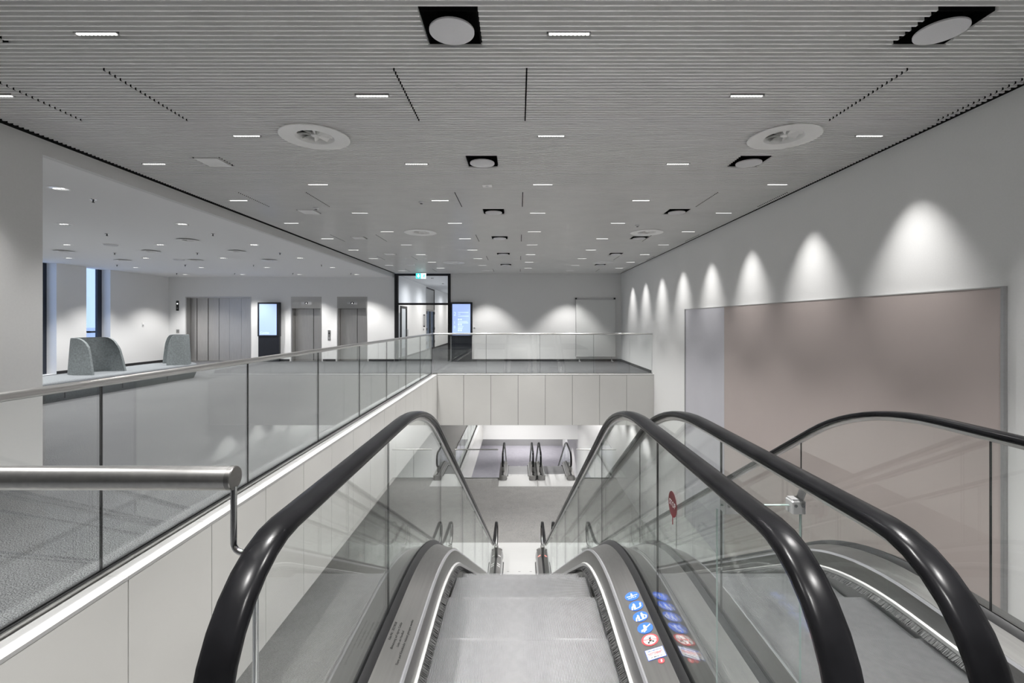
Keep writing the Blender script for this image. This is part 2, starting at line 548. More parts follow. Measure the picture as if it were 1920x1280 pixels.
# grey strips that close the joints above the blades, and black plugs where the removable fields are cut
jn = MB()
y = 2.775 - 150 * PITCH
while y < YW - 0.03:
    for a, b in slat_segments(y):
        jn.box(a, b, y + ST / 2, y + PITCH - ST / 2, ZC + SH - 0.002, ZC + SH)
    y += PITCH
o = jn.build('joint_strips', M['joint'], ceil); o['kind'] = 'stuff'
for ga, gb in GAPY:
    for gx_ in GAPX:
        pl = MB(); y = 2.775
        while y < gb:
            if y > ga: pl.box(gx_ - 0.0055, gx_ + 0.0055, y - ST / 2 - 0.001, y + ST / 2, ZC - 0.0005, ZC + SH)
            y += PITCH
        pl.build('field_joint', M['backing'], ceil)
struct('trim_2', MB().box(SX1 + 0.004, XR, -5, YW, ZC + 0.012, ZC + 0.05).box(XC, SX0 - 0.004, -5, YW, ZC + 0.012, ZC + 0.05), M['backing'], 'black shadow gap along both edges of the slat ceiling')

ORD = ['first', 'second', 'third', 'fourth', 'fifth', 'sixth', 'seventh', 'eighth', 'ninth', 'tenth', 'eleventh', 'twelfth',
       'thirteenth', 'fourteenth', 'fifteenth', 'sixteenth', 'seventeenth', 'eighteenth', 'nineteenth', 'twentieth', 'twenty-first', 'twenty-second']

# linear downlights -------------------------------------------------
def lamp_proto(cells):
    t = thing('linear_downlight', (0, 0, ZC), 'x', 'ceiling light')
    h = MB()
    h.box(-0.142, 0.142, -0.018, 0.018, ZC + 0.030, ZC + 0.075)
    h.box(-0.142, 0.142, -0.018, -0.0155, ZC + 0.004, ZC + 0.030)
    h.box(-0.142, 0.142, 0.0155, 0.018, ZC + 0.004, ZC + 0.030)
    h.box(-0.142, -0.139, -0.0155, 0.0155, ZC + 0.004, ZC + 0.030)
    h.box(0.139, 0.142, -0.0155, 0.0155, ZC + 0.004, ZC + 0.030)
    h.build('housing', M['housing'], t)
    if cells:
        for i in range(10):
            cx = -0.1215 + 0.027 * i
            MB().lathe([(0.0005, 0.0005), (0.0132, 0.001), (0.012, 0.014), (0.004, 0.026)], (cx, 0, ZC), 12, cap=True).build('lens', M['lens'], t, smooth=60)
    else:
        s = MB()
        for i in range(10):
            cx = -0.1215 + 0.027 * i
            s.box(cx - 0.012, cx + 0.012, -0.015, 0.015, ZC + 0.001, ZC + 0.026)
        s.build('lens_strip', M['lens'], t)
    return t
lp_near = lamp_proto(True)
lp_far = lamp_proto(False)
used = {'n': False, 'f': False}
COLN_A = ('lounge-side column', 'middle column', 'column beside the spotlit wall')
COLN_B = ('column along the bulkhead', 'column over the glass balustrade', 'column over the escalators')
for k, ci, x, yy in LAMPS:
    near = 0 <= k <= 3
    key = 'n' if near else 'f'
    src = lp_near if near else lp_far
    if not used[key]: o = src; used[key] = True
    else: o = copy_tree(src)
    o.location = (x, yy, ZC)
    ORG[o.name] = Vector((x, yy, ZC))
    where = (COLN_A if k % 2 == 0 else COLN_B)[ci]
    if k >= 0: lab = 'linear downlight in the slats, %s row away, %s' % (ORD[k], where)
    else: lab = 'linear downlight in the slats, %s row behind the viewer, %s' % (ORD[-k - 1], where)
    tag(o, lab, 'ceiling light', 'linear downlights in the slat ceiling')
    if x > 3:            # the wall column is aimed a little at the wall
        spot('lamp_beam', (x, yy, ZC - 0.004), WALL_W, 64, 1.0, 0.02, o).rotation_euler.y = math.radians(-6.5)
    else: spot('lamp_beam', (x, yy, ZC - 0.004), SPOT_W * (0.5 if x < -4 else 1.0), 86, 0.5 if x > -4 else 0.9, 0.02, o)

# round speakers in black square recesses, square hatches ----------------
def recess(mb, x, y, h, z1=0.085):
    a = 0.006
    mb.box(x - h, x + h, y - h, y + h, ZC + z1, ZC + z1 + 0.01)
    mb.box(x - h, x - h + a, y - h, y + h, ZC + SH * 0.2, ZC + z1)
    mb.box(x + h - a, x + h, y - h, y + h, ZC + SH * 0.2, ZC + z1)
    mb.box(x - h + a, x + h - a, y - h, y - h + a, ZC + SH * 0.2, ZC + z1)
    mb.box(x - h + a, x + h - a, y + h - a, y + h, ZC + SH * 0.2, ZC + z1)
    return mb
for i, yy in enumerate(SPK_Y):
    for x, nm in zip(SPK_X, ('over the escalators', 'toward the spotlit wall')):
        lab = 'round grey ceiling loudspeaker in black square recess, %s, %s' % ((ORD[i - 1] + ' away') if i else 'behind the viewer', nm)
        t = thing('ceiling_speaker', (x, yy, ZC), lab, 'loudspeaker', 'round loudspeakers in the slat ceiling')
        recess(MB(), x, yy, HW - 0.008).build('recess_box', M['backing'], t)
        MB().lathe([(0.001, -0.022), (0.138, -0.022), (0.146, -0.019), (0.146, -0.008), (0.001, -0.006)], (x, yy, ZC), 40).build('speaker_grille', M['disc'], t, smooth=40)
        MB().lathe([(0.11, -0.008), (0.11, 0.086)], (x, yy, ZC), 24).build('speaker_can', M['backing'], t, smooth=40)
    lab = 'square white ceiling hatch in the slats toward the lounge, %s' % ((ORD[i - 1] + ' away') if i else 'behind the viewer')
    t = thing('ceiling_hatch', (HATCH_X, yy, ZC), lab, 'ceiling hatch', 'square hatches in the slat ceiling')
    recess(MB(), HATCH_X, yy, 0.158).build('recess_box', M['backing'], t)
    MB().box(HATCH_X - 0.135, HATCH_X + 0.135, yy - 0.142, yy + 0.142, ZC - 0.006, ZC + 0.02).box(HATCH_X - 0.1, HATCH_X + 0.1, yy - 0.1, yy + 0.1, ZC + 0.02, ZC + 0.085).build('hatch_panel', M['white'], t)

# swirl diffusers ------------------------------------------------------
def diffuser(x, y, z, r, label, group, n=8, vz=1.0):
    t = thing('swirl_diffuser', (x, y, z), label, 'air vent', group)
    s = r / 0.345
    prof = [(0.345, 0.0), (0.347, -0.006), (0.340, -0.012), (0.20, -0.010), (0.19, -0.006), (0.175, 0.02), (0.165, 0.075), (0.17, 0.075), (0.20, 0.004), (0.345, 0.0)]
    MB().lathe([(a * s, b * s * vz) for a, b in prof], (x, y, z), 48).build('flange', M['white'], t, smooth=35)
    MB().lathe([(0.001, 0.07 * s * vz), (0.166 * s, 0.07 * s * vz), (0.166 * s, 0.078 * s * vz), (0.001, 0.078 * s * vz)], (x, y, z), 24).build('duct', M['backing'], t)
    MB().lathe([(0.001, 0.004 * s * vz), (0.03 * s, 0.006 * s * vz), (0.036 * s, 0.012 * s * vz), (0.036 * s, 0.05 * s * vz)], (x, y, z), 20).build('hub', M['white'], t, smooth=40)
    for k in range(n):
        a = 2 * PI * k / n + 0.3
        ca, sa = math.cos(a), math.sin(a)
        def P(rr, w, h): return (x + s * (rr * ca - w * sa), y + s * (rr * sa + w * ca), z + s * h * vz)
        v = [P(0.03, -0.012, 0.05), P(0.17, -0.045, 0.052), P(0.17, 0.02, 0.008), P(0.03, 0.008, 0.012)]
        v2 = [(p[0], p[1], p[2] + 0.003) for p in v]
        MB().rings([v, v2]).build('blade', M['white'], t)
    return t
for i, (x, y) in enumerate(DIFF):
    where = 'toward the lounge' if x < 0 else 'toward the spotlit wall'
    diffuser(x, y, ZC - 0.002, 0.345, 'white round swirl air diffuser in the slats, %s away, %s' % (ORD[i // 2], where), 'swirl diffusers in the slat ceiling')
# small ceiling devices
t = thing('ceiling_sensor', (-0.44, 6.68, ZC), 'small square white sensor plate in the slat ceiling above the escalator', 'sensor')
MB().bbox(-0.505, -0.375, 6.615, 6.745, ZC - 0.012, ZC - 0.001, 0.003).build('plate', M['white'], t)
MB().lathe([(0.02, -0.018), (0.025, -0.012)], (-0.44, 6.68, ZC), 16, cap=True).build('sensor_eye', M['disc'], t)
for x, y, nm in ((-1.55, 7.6, 'over the glass balustrade'), (2.35, 9.45, 'near the spotlit wall'), (-3.4, 8.0, 'near the bulkhead')):
    t = thing('smoke_detector', (x, y, ZC), 'tiny round smoke detector under the slats %s' % nm, 'smoke detector')
    MB().lathe([(0.045, 0), (0.045, -0.012), (0.03, -0.024), (0.001, -0.026)], (x, y, ZC), 20).build('body', M['disc'], t, smooth=40)
    MB().lathe([(0.02, -0.024), (0.02, -0.036), (0.001, -0.036)], (x, y, ZC), 14).build('sensing_head', M['housing'], t)

# lounge ceiling lamps, sprinklers, diffusers ---------------------------
LX = [-6.1 - 2.15 * i for i in range(4)]
LY = [6.33 + 2.33 * j for j in range(6)]
p0 = None
for j, yy in enumerate(LY):
    for i, x in enumerate(LX):
        if p0 is None:
            t = thing('recessed_downlight', (x, yy, ZL), 'x', 'ceiling light')
            MB().lathe([(0.12, 0), (0.122, -0.004), (0.105, -0.006), (0.10, -0.002)], (x, yy, ZL), 28).build('ring', M['white'], t, smooth=40)
            MB().lathe([(0.10, -0.002), (0.001, -0.001)], (x, yy, ZL), 28).build('reflector', M['polish'], t)
            for q in (-0.055, 0.0, 0.055):
                MB().lathe([(0.02, -0.002), (0.018, -0.006), (0.001, -0.007)], (x + q, yy, ZL), 12).build('lens', M['lens'], t, smooth=60)
            p0 = t; o = t
        else: o = copy_tree(p0)
        o.location = (x, yy, ZL); ORG[o.name] = Vector((x, yy, ZL))
        tag(o, 'round recessed downlight in the lounge ceiling, %s row away, %s from the bulkhead' % (ORD[j], ORD[i]), 'ceiling light', 'recessed downlights of the lounge')
        spot('lamp_beam', (x, yy, ZL - 0.012), LOUNGE_W, 104, 0.6, 0.04, o)
p0 = None
SY = [4.25, 6.9, 9.6, 12.3, 14.9, 17.5]
for j, yy in enumerate(SY):
    for i in range(4):
        x = -6.15 - 2.13 * i
        if p0 is None:
            t = thing('sprinkler', (x, yy, ZL), 'x', 'sprinkler')
            MB().lathe([(0.04, 0), (0.038, -0.006), (0.012, -0.008), (0.001, -0.008)], (x, yy, ZL), 18).build('rosette', M['polish'], t, smooth=40)
            MB().lathe([(0.009, -0.006), (0.009, -0.038), (0.018, -0.040), (0.018, -0.046), (0.001, -0.048)], (x, yy, ZL), 12).build('nozzle', M['black'], t, smooth=40)
            p0 = t; o = t
        else: o = copy_tree(p0)
        o.location = (x, yy, ZL); ORG[o.name] = Vector((x, yy, ZL))
        tag(o, 'small dark sprinkler head under the lounge ceiling, %s row away, %s from the bulkhead' % (ORD[j], ORD[i]), 'sprinkler', 'sprinklers of the lounge ceiling')
for i, (px, py) in enumerate(((352, 449), (120, 470), (283, 470), (445, 470), (230, 487), (366, 487), (505, 487))):
    yy = 1.76 * F_PX / (602 - py); x = (px - 972.5) * yy / F_PX
    diffuser(x, yy, ZL - 0.022, 0.21, 'flat white swirl diffuser in the lounge ceiling, %s counting from the nearest' % ORD[i], 'swirl diffusers of the lounge', 6, 0.45)
for i, (px, py) in enumerate(((208, 458), (336, 486))):
    yy = 1.76 * F_PX / (602 - py); x = (px - 972.5) * yy / F_PX
    t = thing('loudspeaker_dome', (x, yy, ZL), 'shallow white dome loudspeaker under the lounge ceiling, %s one' % ('nearer', 'farther')[i], 'loudspeaker', 'lounge loudspeakers')
    MB().lathe([(0.14, 0), (0.14, -0.01), (0.12, -0.03), (0.001, -0.04)], (x, yy, ZL), 28).build('grille', M['disc'], t, smooth=40)
    MB().lathe([(0.155, 0), (0.155, -0.006), (0.14, -0.008)], (x, yy, ZL), 28).build('rim', M['white'], t)

# lower storeys: plain recessed downlights in the soffits, out of view, a few added as fill
p0 = None
LOW = []           # x, y, z, share of power
for yy in (4.0, 9.0, 14.0, 19.0, 25.0, 31.0):
    for x in (-8.0, -3.5): LOW.append((x, yy, SOF, 1.9))
for i in range(9):
    yy = 15.4 + 1.75 * i
    LOW.append((3.5, yy, SOF, 1.0 if yy < 19 else 2.0))
    if i % 2 == 0: LOW.append((0.2, yy, SOF, 2.2 if yy < 19 else 5.0))
LOW.append((0.2, 31.3, SOF, 4.0))  # extra unseen lamp, added to brighten the far fascia
LOW.append((-1.6, 28.6, SOF, 4.0))  # second added lamp for the same fascia, out of view
for yy in (36.0, 41.0):
    for x in (-5.0, -0.5, 2.5): LOW.append((x, yy, SOF2, 1.9))
for yy in (24.0, 30.0): LOW.append((-4.5, yy, SOF2, 1.6))
for x in (-1.6, 0.4, 2.4): LOW.append((x, 43.6, SOF2, 1.6))  # unseen lamps added to light up the end wall
for q, (x, yy, z, pw_) in enumerate(LOW):
    if p0 is None:
        t = thing('soffit_downlight', (x, yy, z), 'x', 'ceiling light')
        MB().lathe([(0.09, 0), (0.09, -0.006), (0.07, -0.008), (0.068, -0.003)], (x, yy, z), 20).build('ring', M['white'], t, smooth=40)
        MB().lathe([(0.068, -0.003), (0.001, -0.003)], (x, yy, z), 20).build('lens', M['lens'], t)
        p0 = t; o = t
    else: o = copy_tree(p0)
    o.location = (x, yy, z); ORG[o.name] = Vector((x, yy, z))
    lvl = 'bridge and lounge' if z == SOF else 'lower storey'
    seq = sorted(set(p[1] for p in LOW if p[2] == z)).index(yy)
    rank = sorted(p[0] for p in LOW if p[2] == z and p[1] == yy).index(x)
    tag(o, 'unseen round downlight under the %s, %s row away, %s from the lounge side' % (lvl, ORD[seq], ORD[rank]), 'ceiling light', 'soffit downlights of the lower storeys')
    spot('lamp_beam', (x, yy, z - 0.012), LOWER_W * pw_, 104, 0.6, 0.05, o)
for i, yy in enumerate((21.0, 24.0, 27.0, 30.5, 34.0)):
    t = thing('corridor_downlight', (-3.8, yy, 3.5), 'small dark downlight in the corridor ceiling, %s from the door' % ORD[i], 'ceiling light', 'corridor downlights')
    MB().lathe([(0.06, 0), (0.06, -0.02), (0.05, -0.03), (0.045, -0.01)], (-3.8, yy, 3.5), 18).build('ring', M['housing'], t, smooth=40)
    MB().lathe([(0.045, -0.01), (0.001, -0.01)], (-3.8, yy, 3.5), 18).build('lens', M['lens'], t)
    spot('lamp_beam', (-3.8, yy, 3.46), 95.0, 172, 1.0, 0.05, t)

# ------------------------------------------------------------------ fascias with their panels
fas = struct('wall_fascia', MB().box(XL - 0.04, XL - 0.022, 1.10, YB + 0.04, SOF, -0.035), M['seal'], 'cream lacquered panels facing the edge of the lounge floor')
joints = [3.02 + 0.8215 * k for k in range(-3, 14)]
joints = [j for j in joints if 1.2 < j < YB - 0.1]
edges = [1.10] + joints + [YB]
for a, b in zip(edges[:-1], edges[1:]):
    MB().box(XL - 0.022, XL, a + 0.004, b - (0.004 if b < YB else 0.0), SOF, -0.036).build('panel', M['fascia'], fas)
    MB().box(XL - 0.14, XL + 0.002, a + 0.0015, b - 0.0015, -0.034, -0.012).build('coping_piece', M['coping'], fas)
fas = struct('wall_bridge_fascia', MB().box(XL, XR, YB + 0.022, YB + 0.04, SOF, -0.035), M['seal'], 'row of cream lacquered panels on the face of the bridge')
ex = [XL] + [-1.666 + 0.823 * k for k in range(7)] + [XR]
for a, b in zip(ex[:-1], ex[1:]):
    MB().box(a + 0.005, b - 0.005, YB, YB + 0.022, SOF, -0.036).build('panel', M['fascia'], fas)
    MB().box(a + 0.001, b - 0.001, YB - 0.002, YB + 0.14, -0.034, -0.012).build('coping_piece', M['coping'], fas)

# ------------------------------------------------------------------ glass balustrades
def balustrade(name_label, axis, c, a, b, z, cuts, rail_z=1.21, group=None):
    """sheet glass railing; axis 'y': along y at x=c, axis 'x': along x at y=c"""
    base = (c, (a + b) / 2, z) if axis == 'y' else ((a + b) / 2, c, z)
    t = thing('glass_balustrade', base, name_label, 'balustrade', group)
    def bx(u0, u1, w0, w1, z0, z1):
        return MB().box(c + w0, c + w1, u0, u1, z + z0, z + z1) if axis == 'y' else MB().box(u0, u1, c + w0, c + w1, z + z0, z + z1)
    e = [a] + [q for q in cuts if a + 0.05 < q < b - 0.05] + [b]
    for u0, u1 in zip(e[:-1], e[1:]):
        bx(u0 + 0.006, u1 - 0.006, -0.008, 0.008, -0.005, rail_z - 0.026).build('glass_pane', M['glass'], t)
    for q in e[1:-1]:
        bx(q - 0.004, q + 0.004, -0.007, 0.007, 0.012, rail_z - 0.026).build('joint_seal', M['seal'], t)
    s = -1 if axis == 'x' else 1
    def ch(w0, w1, z0, z1, m, n):
        lo, hi = sorted((s * w0, s * w1))
        bx(a, b, lo, hi, z0, z1).build(n, m, t)
    ch(-0.03, -0.009, -0.06, 0.012, M['seal'], 'inner_gasket')
    ch(0.009, 0.022, -0.06, 0.012, M['seal'], 'outer_gasket')
    ch(0.022, 0.038, -0.06, 0.008, M['steel'], 'base_channel')
    p0_, p1_ = ((c, a, z + rail_z), (c, b, z + rail_z)) if axis == 'y' else ((a, c, z + rail_z), (b, c, z + rail_z))
    MB().tube([p0_, p1_], 0.026, 20).build('handrail', M['steel'], t, smooth=40)
    return t
balustrade('long glass balustrade with steel tube rail beside the lounge carpet', 'y', GX, 1.15, YB + 0.19, 0, [3.04 + 1.645 * k for k in range(-1, 8)])
balustrade('glass balustrade with steel tube rail across the bridge', 'x', YB + 0.19, GX + 0.04, XR, 0, [-1.0, 0.65, 2.3])
balustrade('low glass railing one storey down, lounge side of the lower escalators', 'x', Y2A - 0.1, GX - 0.03, -0.86, Z1, [])
balustrade('low glass railing one storey down, between lower escalators and white wall', 'x', Y2A - 0.1, 2.42, XR, Z1, [3.2])
balustrade('glass railing one storey down running away beside the lower opening', 'y', GX, Y2A - 0.05, Y2B, Z1, [21.8 + 1.645 * k for k in range(7)])
struct('trim_3', MB().box(XL - 0.14, XL + 0.002, Y2A - 0.1, Y2B, Z1 - 0.03, Z1 - 0.005), M['coping'])
struct('wall_lower_fascia', MB().box(XL - 0.02, XL, Y2A, Y2B, SOF2, Z1 - 0.03), M['fascia'])

# steel end rail between balustrade and escalator, with its bent rod
t = thing('end_rail', (-1.7, 1.15, 0), 'thick round steel end rail with bent rod beside the escalator newel', 'railing')
TZ = 1.6 - 293.5 * 1.15 / F_PX
MB().tube([(GX + 0.03, 1.15, TZ), (-0.695, 1.15, TZ)], 0.0283, 32).build('tube', M['steel'], t, smooth=40)
MB().lathe([(0.0265, 0), (0.0283, 0.002), (0.0283, 0.012)], (0, 0, 0), 32, cap=True)
cap = MB(); n = 32
cap.rings([[(-0.695, 1.15 + 0.0283 * math.cos(2 * PI * k / n), TZ + 0.0283 * math.sin(2 * PI * k / n)) for k in range(n)],
           [(-0.684, 1.15 + 0.0283 * math.cos(2 * PI * k / n), TZ + 0.0283 * math.sin(2 * PI * k / n)) for k in range(n)],
           [(-0.682, 1.15 + 0.0265 * math.cos(2 * PI * k / n), TZ + 0.0265 * math.sin(2 * PI * k / n)) for k in range(n)]])
cap.build('end_cap', M['deck'], t, smooth=40)
rod = [(-0.6865, 1.15, TZ - 0.02), (-0.6865, 1.15, 1.065)]
for k in range(1, 7):
    a = PI / 2 * k / 6
    rod.append((-0.6865 + 0.022 * (1 - math.cos(a)), 1.15, 1.065 - 0.022 * math.sin(a)))
rod.append((-0.652, 1.15, 1.043))
for k in range(1, 7):
    a = PI / 2 * k / 6
    rod.append((-0.652 + 0.018 * math.sin(a), 1.15, 1.043 - 0.018 * (1 - math.cos(a))))
rod.append((-0.634, 1.15, 0.236))
MB().tube(rod, 0.0072, 14).build('bent_rod', M['polish'], t, smooth=50)

# ------------------------------------------------------------------ escalators
Y0, R1, R2, RISE = 2.5, 2.2, 2.0, 5.01
S30, C30, T30 = 0.5, math.cos(PI / 6), math.tan(PI / 6)
Y1 = Y0 + R1 * S30
D1 = R1 * (1 - C30)
D2 = R2 * (1 - C30)
Y2 = Y1 + (RISE - D1 - D2) / T30
Y3 = Y2 + R2 * S30
def prof(y):
    if y <= Y0: return 0.0
    if y <= Y1: return -(R1 - math.sqrt(R1 * R1 - (y - Y0) ** 2))
    if y <= Y2: return -D1 - (y - Y1) * T30
    if y <= Y3: return -RISE + (R2 - math.sqrt(max(0, R2 * R2 - (Y3 - y) ** 2)))
    return -RISE
def ysamples(a, b):
    s = {a, b}
    for lo, hi, n in ((Y0, Y1, 10), (Y2, Y3, 10)):
        for k in range(n + 1):
            y = lo + (hi - lo) * k / n
            if a < y < b: s.add(y)
    return sorted(s)
GXE = 0.635           # glass / handrail offset from escalator axis
NY_T, NY_B = 1.25, 13.10
HZ, NR = 1.075, 0.31

def hand_path():
    pts = []                    # (y, z, ny, nz): outward normal
    cz = HZ - NR
    for k in range(19):
        a = math.radians(285 - (285 - 90) * k / 18)
        pts.append((NY_T + NR * math.cos(a), cz + NR * math.sin(a), math.cos(a), math.sin(a)))
    for y in ysamples(NY_T + 0.05, NY_B - 0.05):
        e = 1e-3
        s = (prof(y + e) - prof(y - e)) / (2 * e)
        l = math.hypot(1, s)
        pts.append((y, HZ + prof(y), -s / l, 1 / l))
    for k in range(19):
        a = math.radians(90 - (285 - 90) * k / 18)
        pts.append((NY_B + NR * math.cos(a), -RISE + cz + NR * math.sin(a), math.cos(a), math.sin(a)))
    return pts
HP = hand_path()
def sweep_hand(x, section):
    """section of (lateral, outward) points swept along the handrail path at lateral position x"""
    return MB().rings([[(x + u, y + w * ny, z + w * nz) for u, w in section] for y, z, ny, nz in HP])
HSEC = [(0.0395, -0.004), (0.0385, 0.004), (0.034, 0.0105), (0.024, 0.0145), (0.010, 0.0165), (-0.010, 0.0165), (-0.024, 0.0145), (-0.034, 0.0105), (-0.0385, 0.004), (-0.0395, -0.004),
        (-0.0385, -0.013), (-0.032, -0.018), (-0.015, -0.018), (0.015, -0.018), (0.032, -0.018), (0.0385, -0.013)]
GSEC = [(0.014, -0.018), (0.014, -0.036), (0.008, -0.040), (-0.008, -0.040), (-0.014, -0.036), (-0.014, -0.018)]

def strip(section, a, b, flip=1):
    """section of (x, z) swept down the incline between y=a and y=b"""
    return MB().rings([[(flip * x, y, prof(y) + z) for x, z in section] for y in ysamples(a, b)])

def glass_panel(x, a, b, first=False, last=False):
    poly = []
    low = 0.20
    inn = 0.036
    cz = HZ - NR
    r = NR - inn
    top = []
    if first:
        for k in range(13):
            an = math.radians(255 - 165 * k / 12)
            top.append((NY_T + r * math.cos(an), cz + r * math.sin(an)))
    aa = NY_T + 0.05 if first else a
    bb_ = NY_B - 0.05 if last else b
    for y in ysamples(aa, bb_): top.append((y, HZ + prof(y) - inn * 1.05))
    if last:
        for k in range(13):
            an = math.radians(90 - 165 * k / 12)
            top.append((NY_B + r * math.cos(an), -RISE + cz + r * math.sin(an)))
    y_a = NY_T - 0.02 if first else a
    y_b = NY_B + 0.02 if last else b
    bot = [(y, prof(y) + low) for y in ysamples(y_a, y_b)]
    poly = top + bot[::-1]
    return MB().prism_x(poly, x - 0.005, x + 0.005)

CUTS = [2.25, 3.76, 5.25, 6.74, 8.23, 9.72, 11.21, 12.45]
SW = 0.447
def step_mesh():
    """one step tread with its ribbed top and ribbed riser; y 0 is the rear edge of the tread"""
    mb = MB()
    p = 0.0069
    n = int(2 * SW / p)
    x = -n * p / 2
    zs = []
    for i in range(n):
        zs += [(x, 0), (x + p * 0.45, 0), (x + p * 0.45, -0.012), (x + p, -0.012)]
        x += p
    L = 0.389
    vs_, fs = [], []
    for px, pz in zs: vs_ += [(px, 0.0, pz), (px, L, pz), (px, L + 0.004, pz - 0.03), (px, L - 0.02, pz - 0.24)]
    for i in range(len(zs) - 1):
        a, b = i * 4, (i + 1) * 4
        for q in range(3): fs.append((a + q, b + q, b + q + 1, a + q + 1))
    mb.add(vs_, fs)
    return mb
_st = step_mesh().build('step', M['step'])
STEP_ME = _st.data
bpy.data.objects.remove(_st)

def escalator(xc, label):
    base = (xc, 0.1, 0)
    t = thing('escalator', base, label, 'escalator', 'escalators')
    og = ORG[t.name]
    def put(mb, name, m, smooth=None, par=None):
        mb.v = [(x + xc, y, z) for x, y, z in mb.v]
        return mb.build(name, m, par or t, smooth=smooth)
    for s in (-1, 1):
        h = put(sweep_hand(s * GXE, HSEC), 'handrail', M['rubber'], 50)
        h['label'] = 'black rubber moving handrail'
        put(sweep_hand(s * GXE, GSEC), 'handrail_guide', M['steel'], 40)
        e = [None] + CUTS + [None]
        for i in range(len(e) - 1):
            a, b = e[i], e[i + 1]
            put(glass_panel(s * GXE, (a or 0) + 0.0025, (b or 0) - 0.0025, a is None, b is None), 'glass_panel', M['glass'])
        for q in CUTS:
            put(MB().prism_x([(q - 0.002, prof(q) + 0.21), (q + 0.002, prof(q) + 0.21), (q + 0.002, prof(q) + HZ - 0.04), (q - 0.002, prof(q) + HZ - 0.04)], s * GXE - 0.0045, s * GXE + 0.0045), 'joint_seal', M['seal'])
        # balustrade foot: skirt, brush, deck, seal
        put(strip([(0.455, -0.16), (0.470, -0.16), (0.470, 0.03), (0.492, 0.160), (0.478, 0.160), (0.456, 0.03)], 0.95, 13.40, s), 'skirt_panel', M['deck'], 30)
        put(strip([(0.4535, 0.048), (0.462, 0.048), (0.470, 0.072), (0.4605, 0.075), (0.450, 0.069)], 1.25, 13.1, s), 'brush_holder', M['bright'], 40)
        br = MB()
        yy = 1.30
        rnd = random.Random(3)
        while yy < 13.05:
            w = 0.0035 + rnd.random() * 0.002
            dz = prof(yy) + 0.047
            ln = 0.029 + rnd.random() * 0.003
            sk = (rnd.random() - 0.5) * 0.005
            dr = 0.020 + rnd.random() * 0.010
            br.add([(s * 0.456, yy, dz), (s * 0.456, yy + w, prof(yy + w) + 0.047), (s * (0.456 - ln), yy + w + sk, prof(yy + w) + 0.047 - dr), (s * (0.456 - ln), yy + sk, dz - dr), (s * 0.456, yy + w / 2, dz - 0.016)],
                   [(0, 1, 2, 3), (0, 3, 4), (1, 4, 2), (2, 4, 3), (0, 4, 1)])
            yy += w * 0.9
        b_ = put(br, 'skirt_brush', M['bristle']); b_['kind'] = 'stuff'
        put(strip([(0.478, 0.160), (0.492, 0.155), (0.495, 0.168), (0.484, 0.174)], 0.92, 13.43, s), 'edge_trim', M['trim'], 40)
        put(strip([(0.491, 0.160), (0.606, 0.190), (0.606, 0.208), (0.493, 0.1735)], 0.92, 13.43, s), 'inner_deck', M['deck'], 30)
        put(strip([(0.602, 0.190), (0.629, 0.190), (0.629, 0.236), (0.615, 0.228), (0.602, 0.208)], 0.95, 13.40, s), 'inner_seal', M['seal'], 30)
        put(strip([(0.641, 0.190), (0.662, 0.190), (0.662, 0.206), (0.650, 0.226), (0.641, 0.234)], 0.95, 13.40, s), 'outer_seal', M['seal'], 30)
        put(strip([(0.660, 0.185), (0.783, 0.165), (0.783, 0.185), (0.662, 0.207)], 0.92, 13.43, s), 'outer_deck', M['deck'], 30)
        put(strip([(0.760, -0.70), (0.781, -0.70), (0.781, 0.168), (0.760, 0.168)], 2.0, 12.1, s), 'side_cladding', M['cladding'], 30)
        # casings where the handrail turns back into the balustrade
        for ya_, yb_, zz in ((1.27, 1.40, 0.0), (12.95, 13.08, -RISE)):
            hb = MB().bbox(s * GXE - 0.058, s * GXE + 0.058, ya_, yb_, zz + 0.18, zz + 0.50, 0.02)
            put(hb, 'handrail_inlet', M['deck'])
        # rounded ends of the decks
        for yc, d, zz in ((0.92, -1, 0), (13.43, 1, -RISE)):
            pts = [(0.48, 0), (0.783, 0)]
            arc = [(s * (0.6315 + 0.1515 * math.cos(PI * k / 10)), yc + d * 0.12 * math.sin(PI * k / 10)) for k in range(11)]
            put(MB().prism_z(arc, zz, zz + 0.185), 'newel_cap', M['deck'])
    put(strip([(-0.76, -0.70), (0.76, -0.70), (0.76, -0.68), (-0.76, -0.68)], 2.0, 12.1), 'soffit_panel', M['cladding'])
    # steps
    k = 0
    ya = 2.02 - 0.4
    while ya < 12.35:
        o = bpy.data.objects.new('step', STEP_ME)
        COL.objects.link(o)
        o.parent = t
        ye = ya + 0.4
        o.location = (0, ya - og.y, prof(ye) - og.z)
        ya += 0.4
    # landing plates with combs
    for a, b, zz, far in ((0.10, 1.58, 0.0, False), (12.47, 14.25, -RISE, True)):
        put(MB().bbox(-0.47, 0.47, a, b, zz - 0.03, zz + 0.006, 0.003), 'landing_plate', M['plate'])
        c0, c1 = (b, b + 0.09) if not far else (a - 0.09, a)
        put(MB().box(-0.45, 0.45, c0, c1, zz - 0.02, zz + 0.004), 'comb_plate', M['step'])
        slots = MB()
        for x in (-0.3, 0.0, 0.3):
            yq = a + 0.12 if far else b - 0.12
            slots.box(x - 0.03, x + 0.03, yq, yq + 0.012, zz + 0.004, zz + 0.0075)
        put(slots, 'floor_slot', M['black'])
        for s in (-1, 1):
            yo = (0.10, 0.80) if not far else (13.55, 14.25)
            put(MB().bbox(min(s * 0.47, s * 0.785), max(s * 0.47, s * 0.785), yo[0], yo[1], zz - 0.03, zz + 0.006, 0.003), 'landing_plate', M['plate'])
    return t
XE1, XE2 = 0.02, 1.59
esc1 = escalator(XE1, 'escalator straight ahead going down from the viewer, ribbed steps in full view')
esc2 = escalator(XE2, 'second escalator going down beside the mauve wall panel')
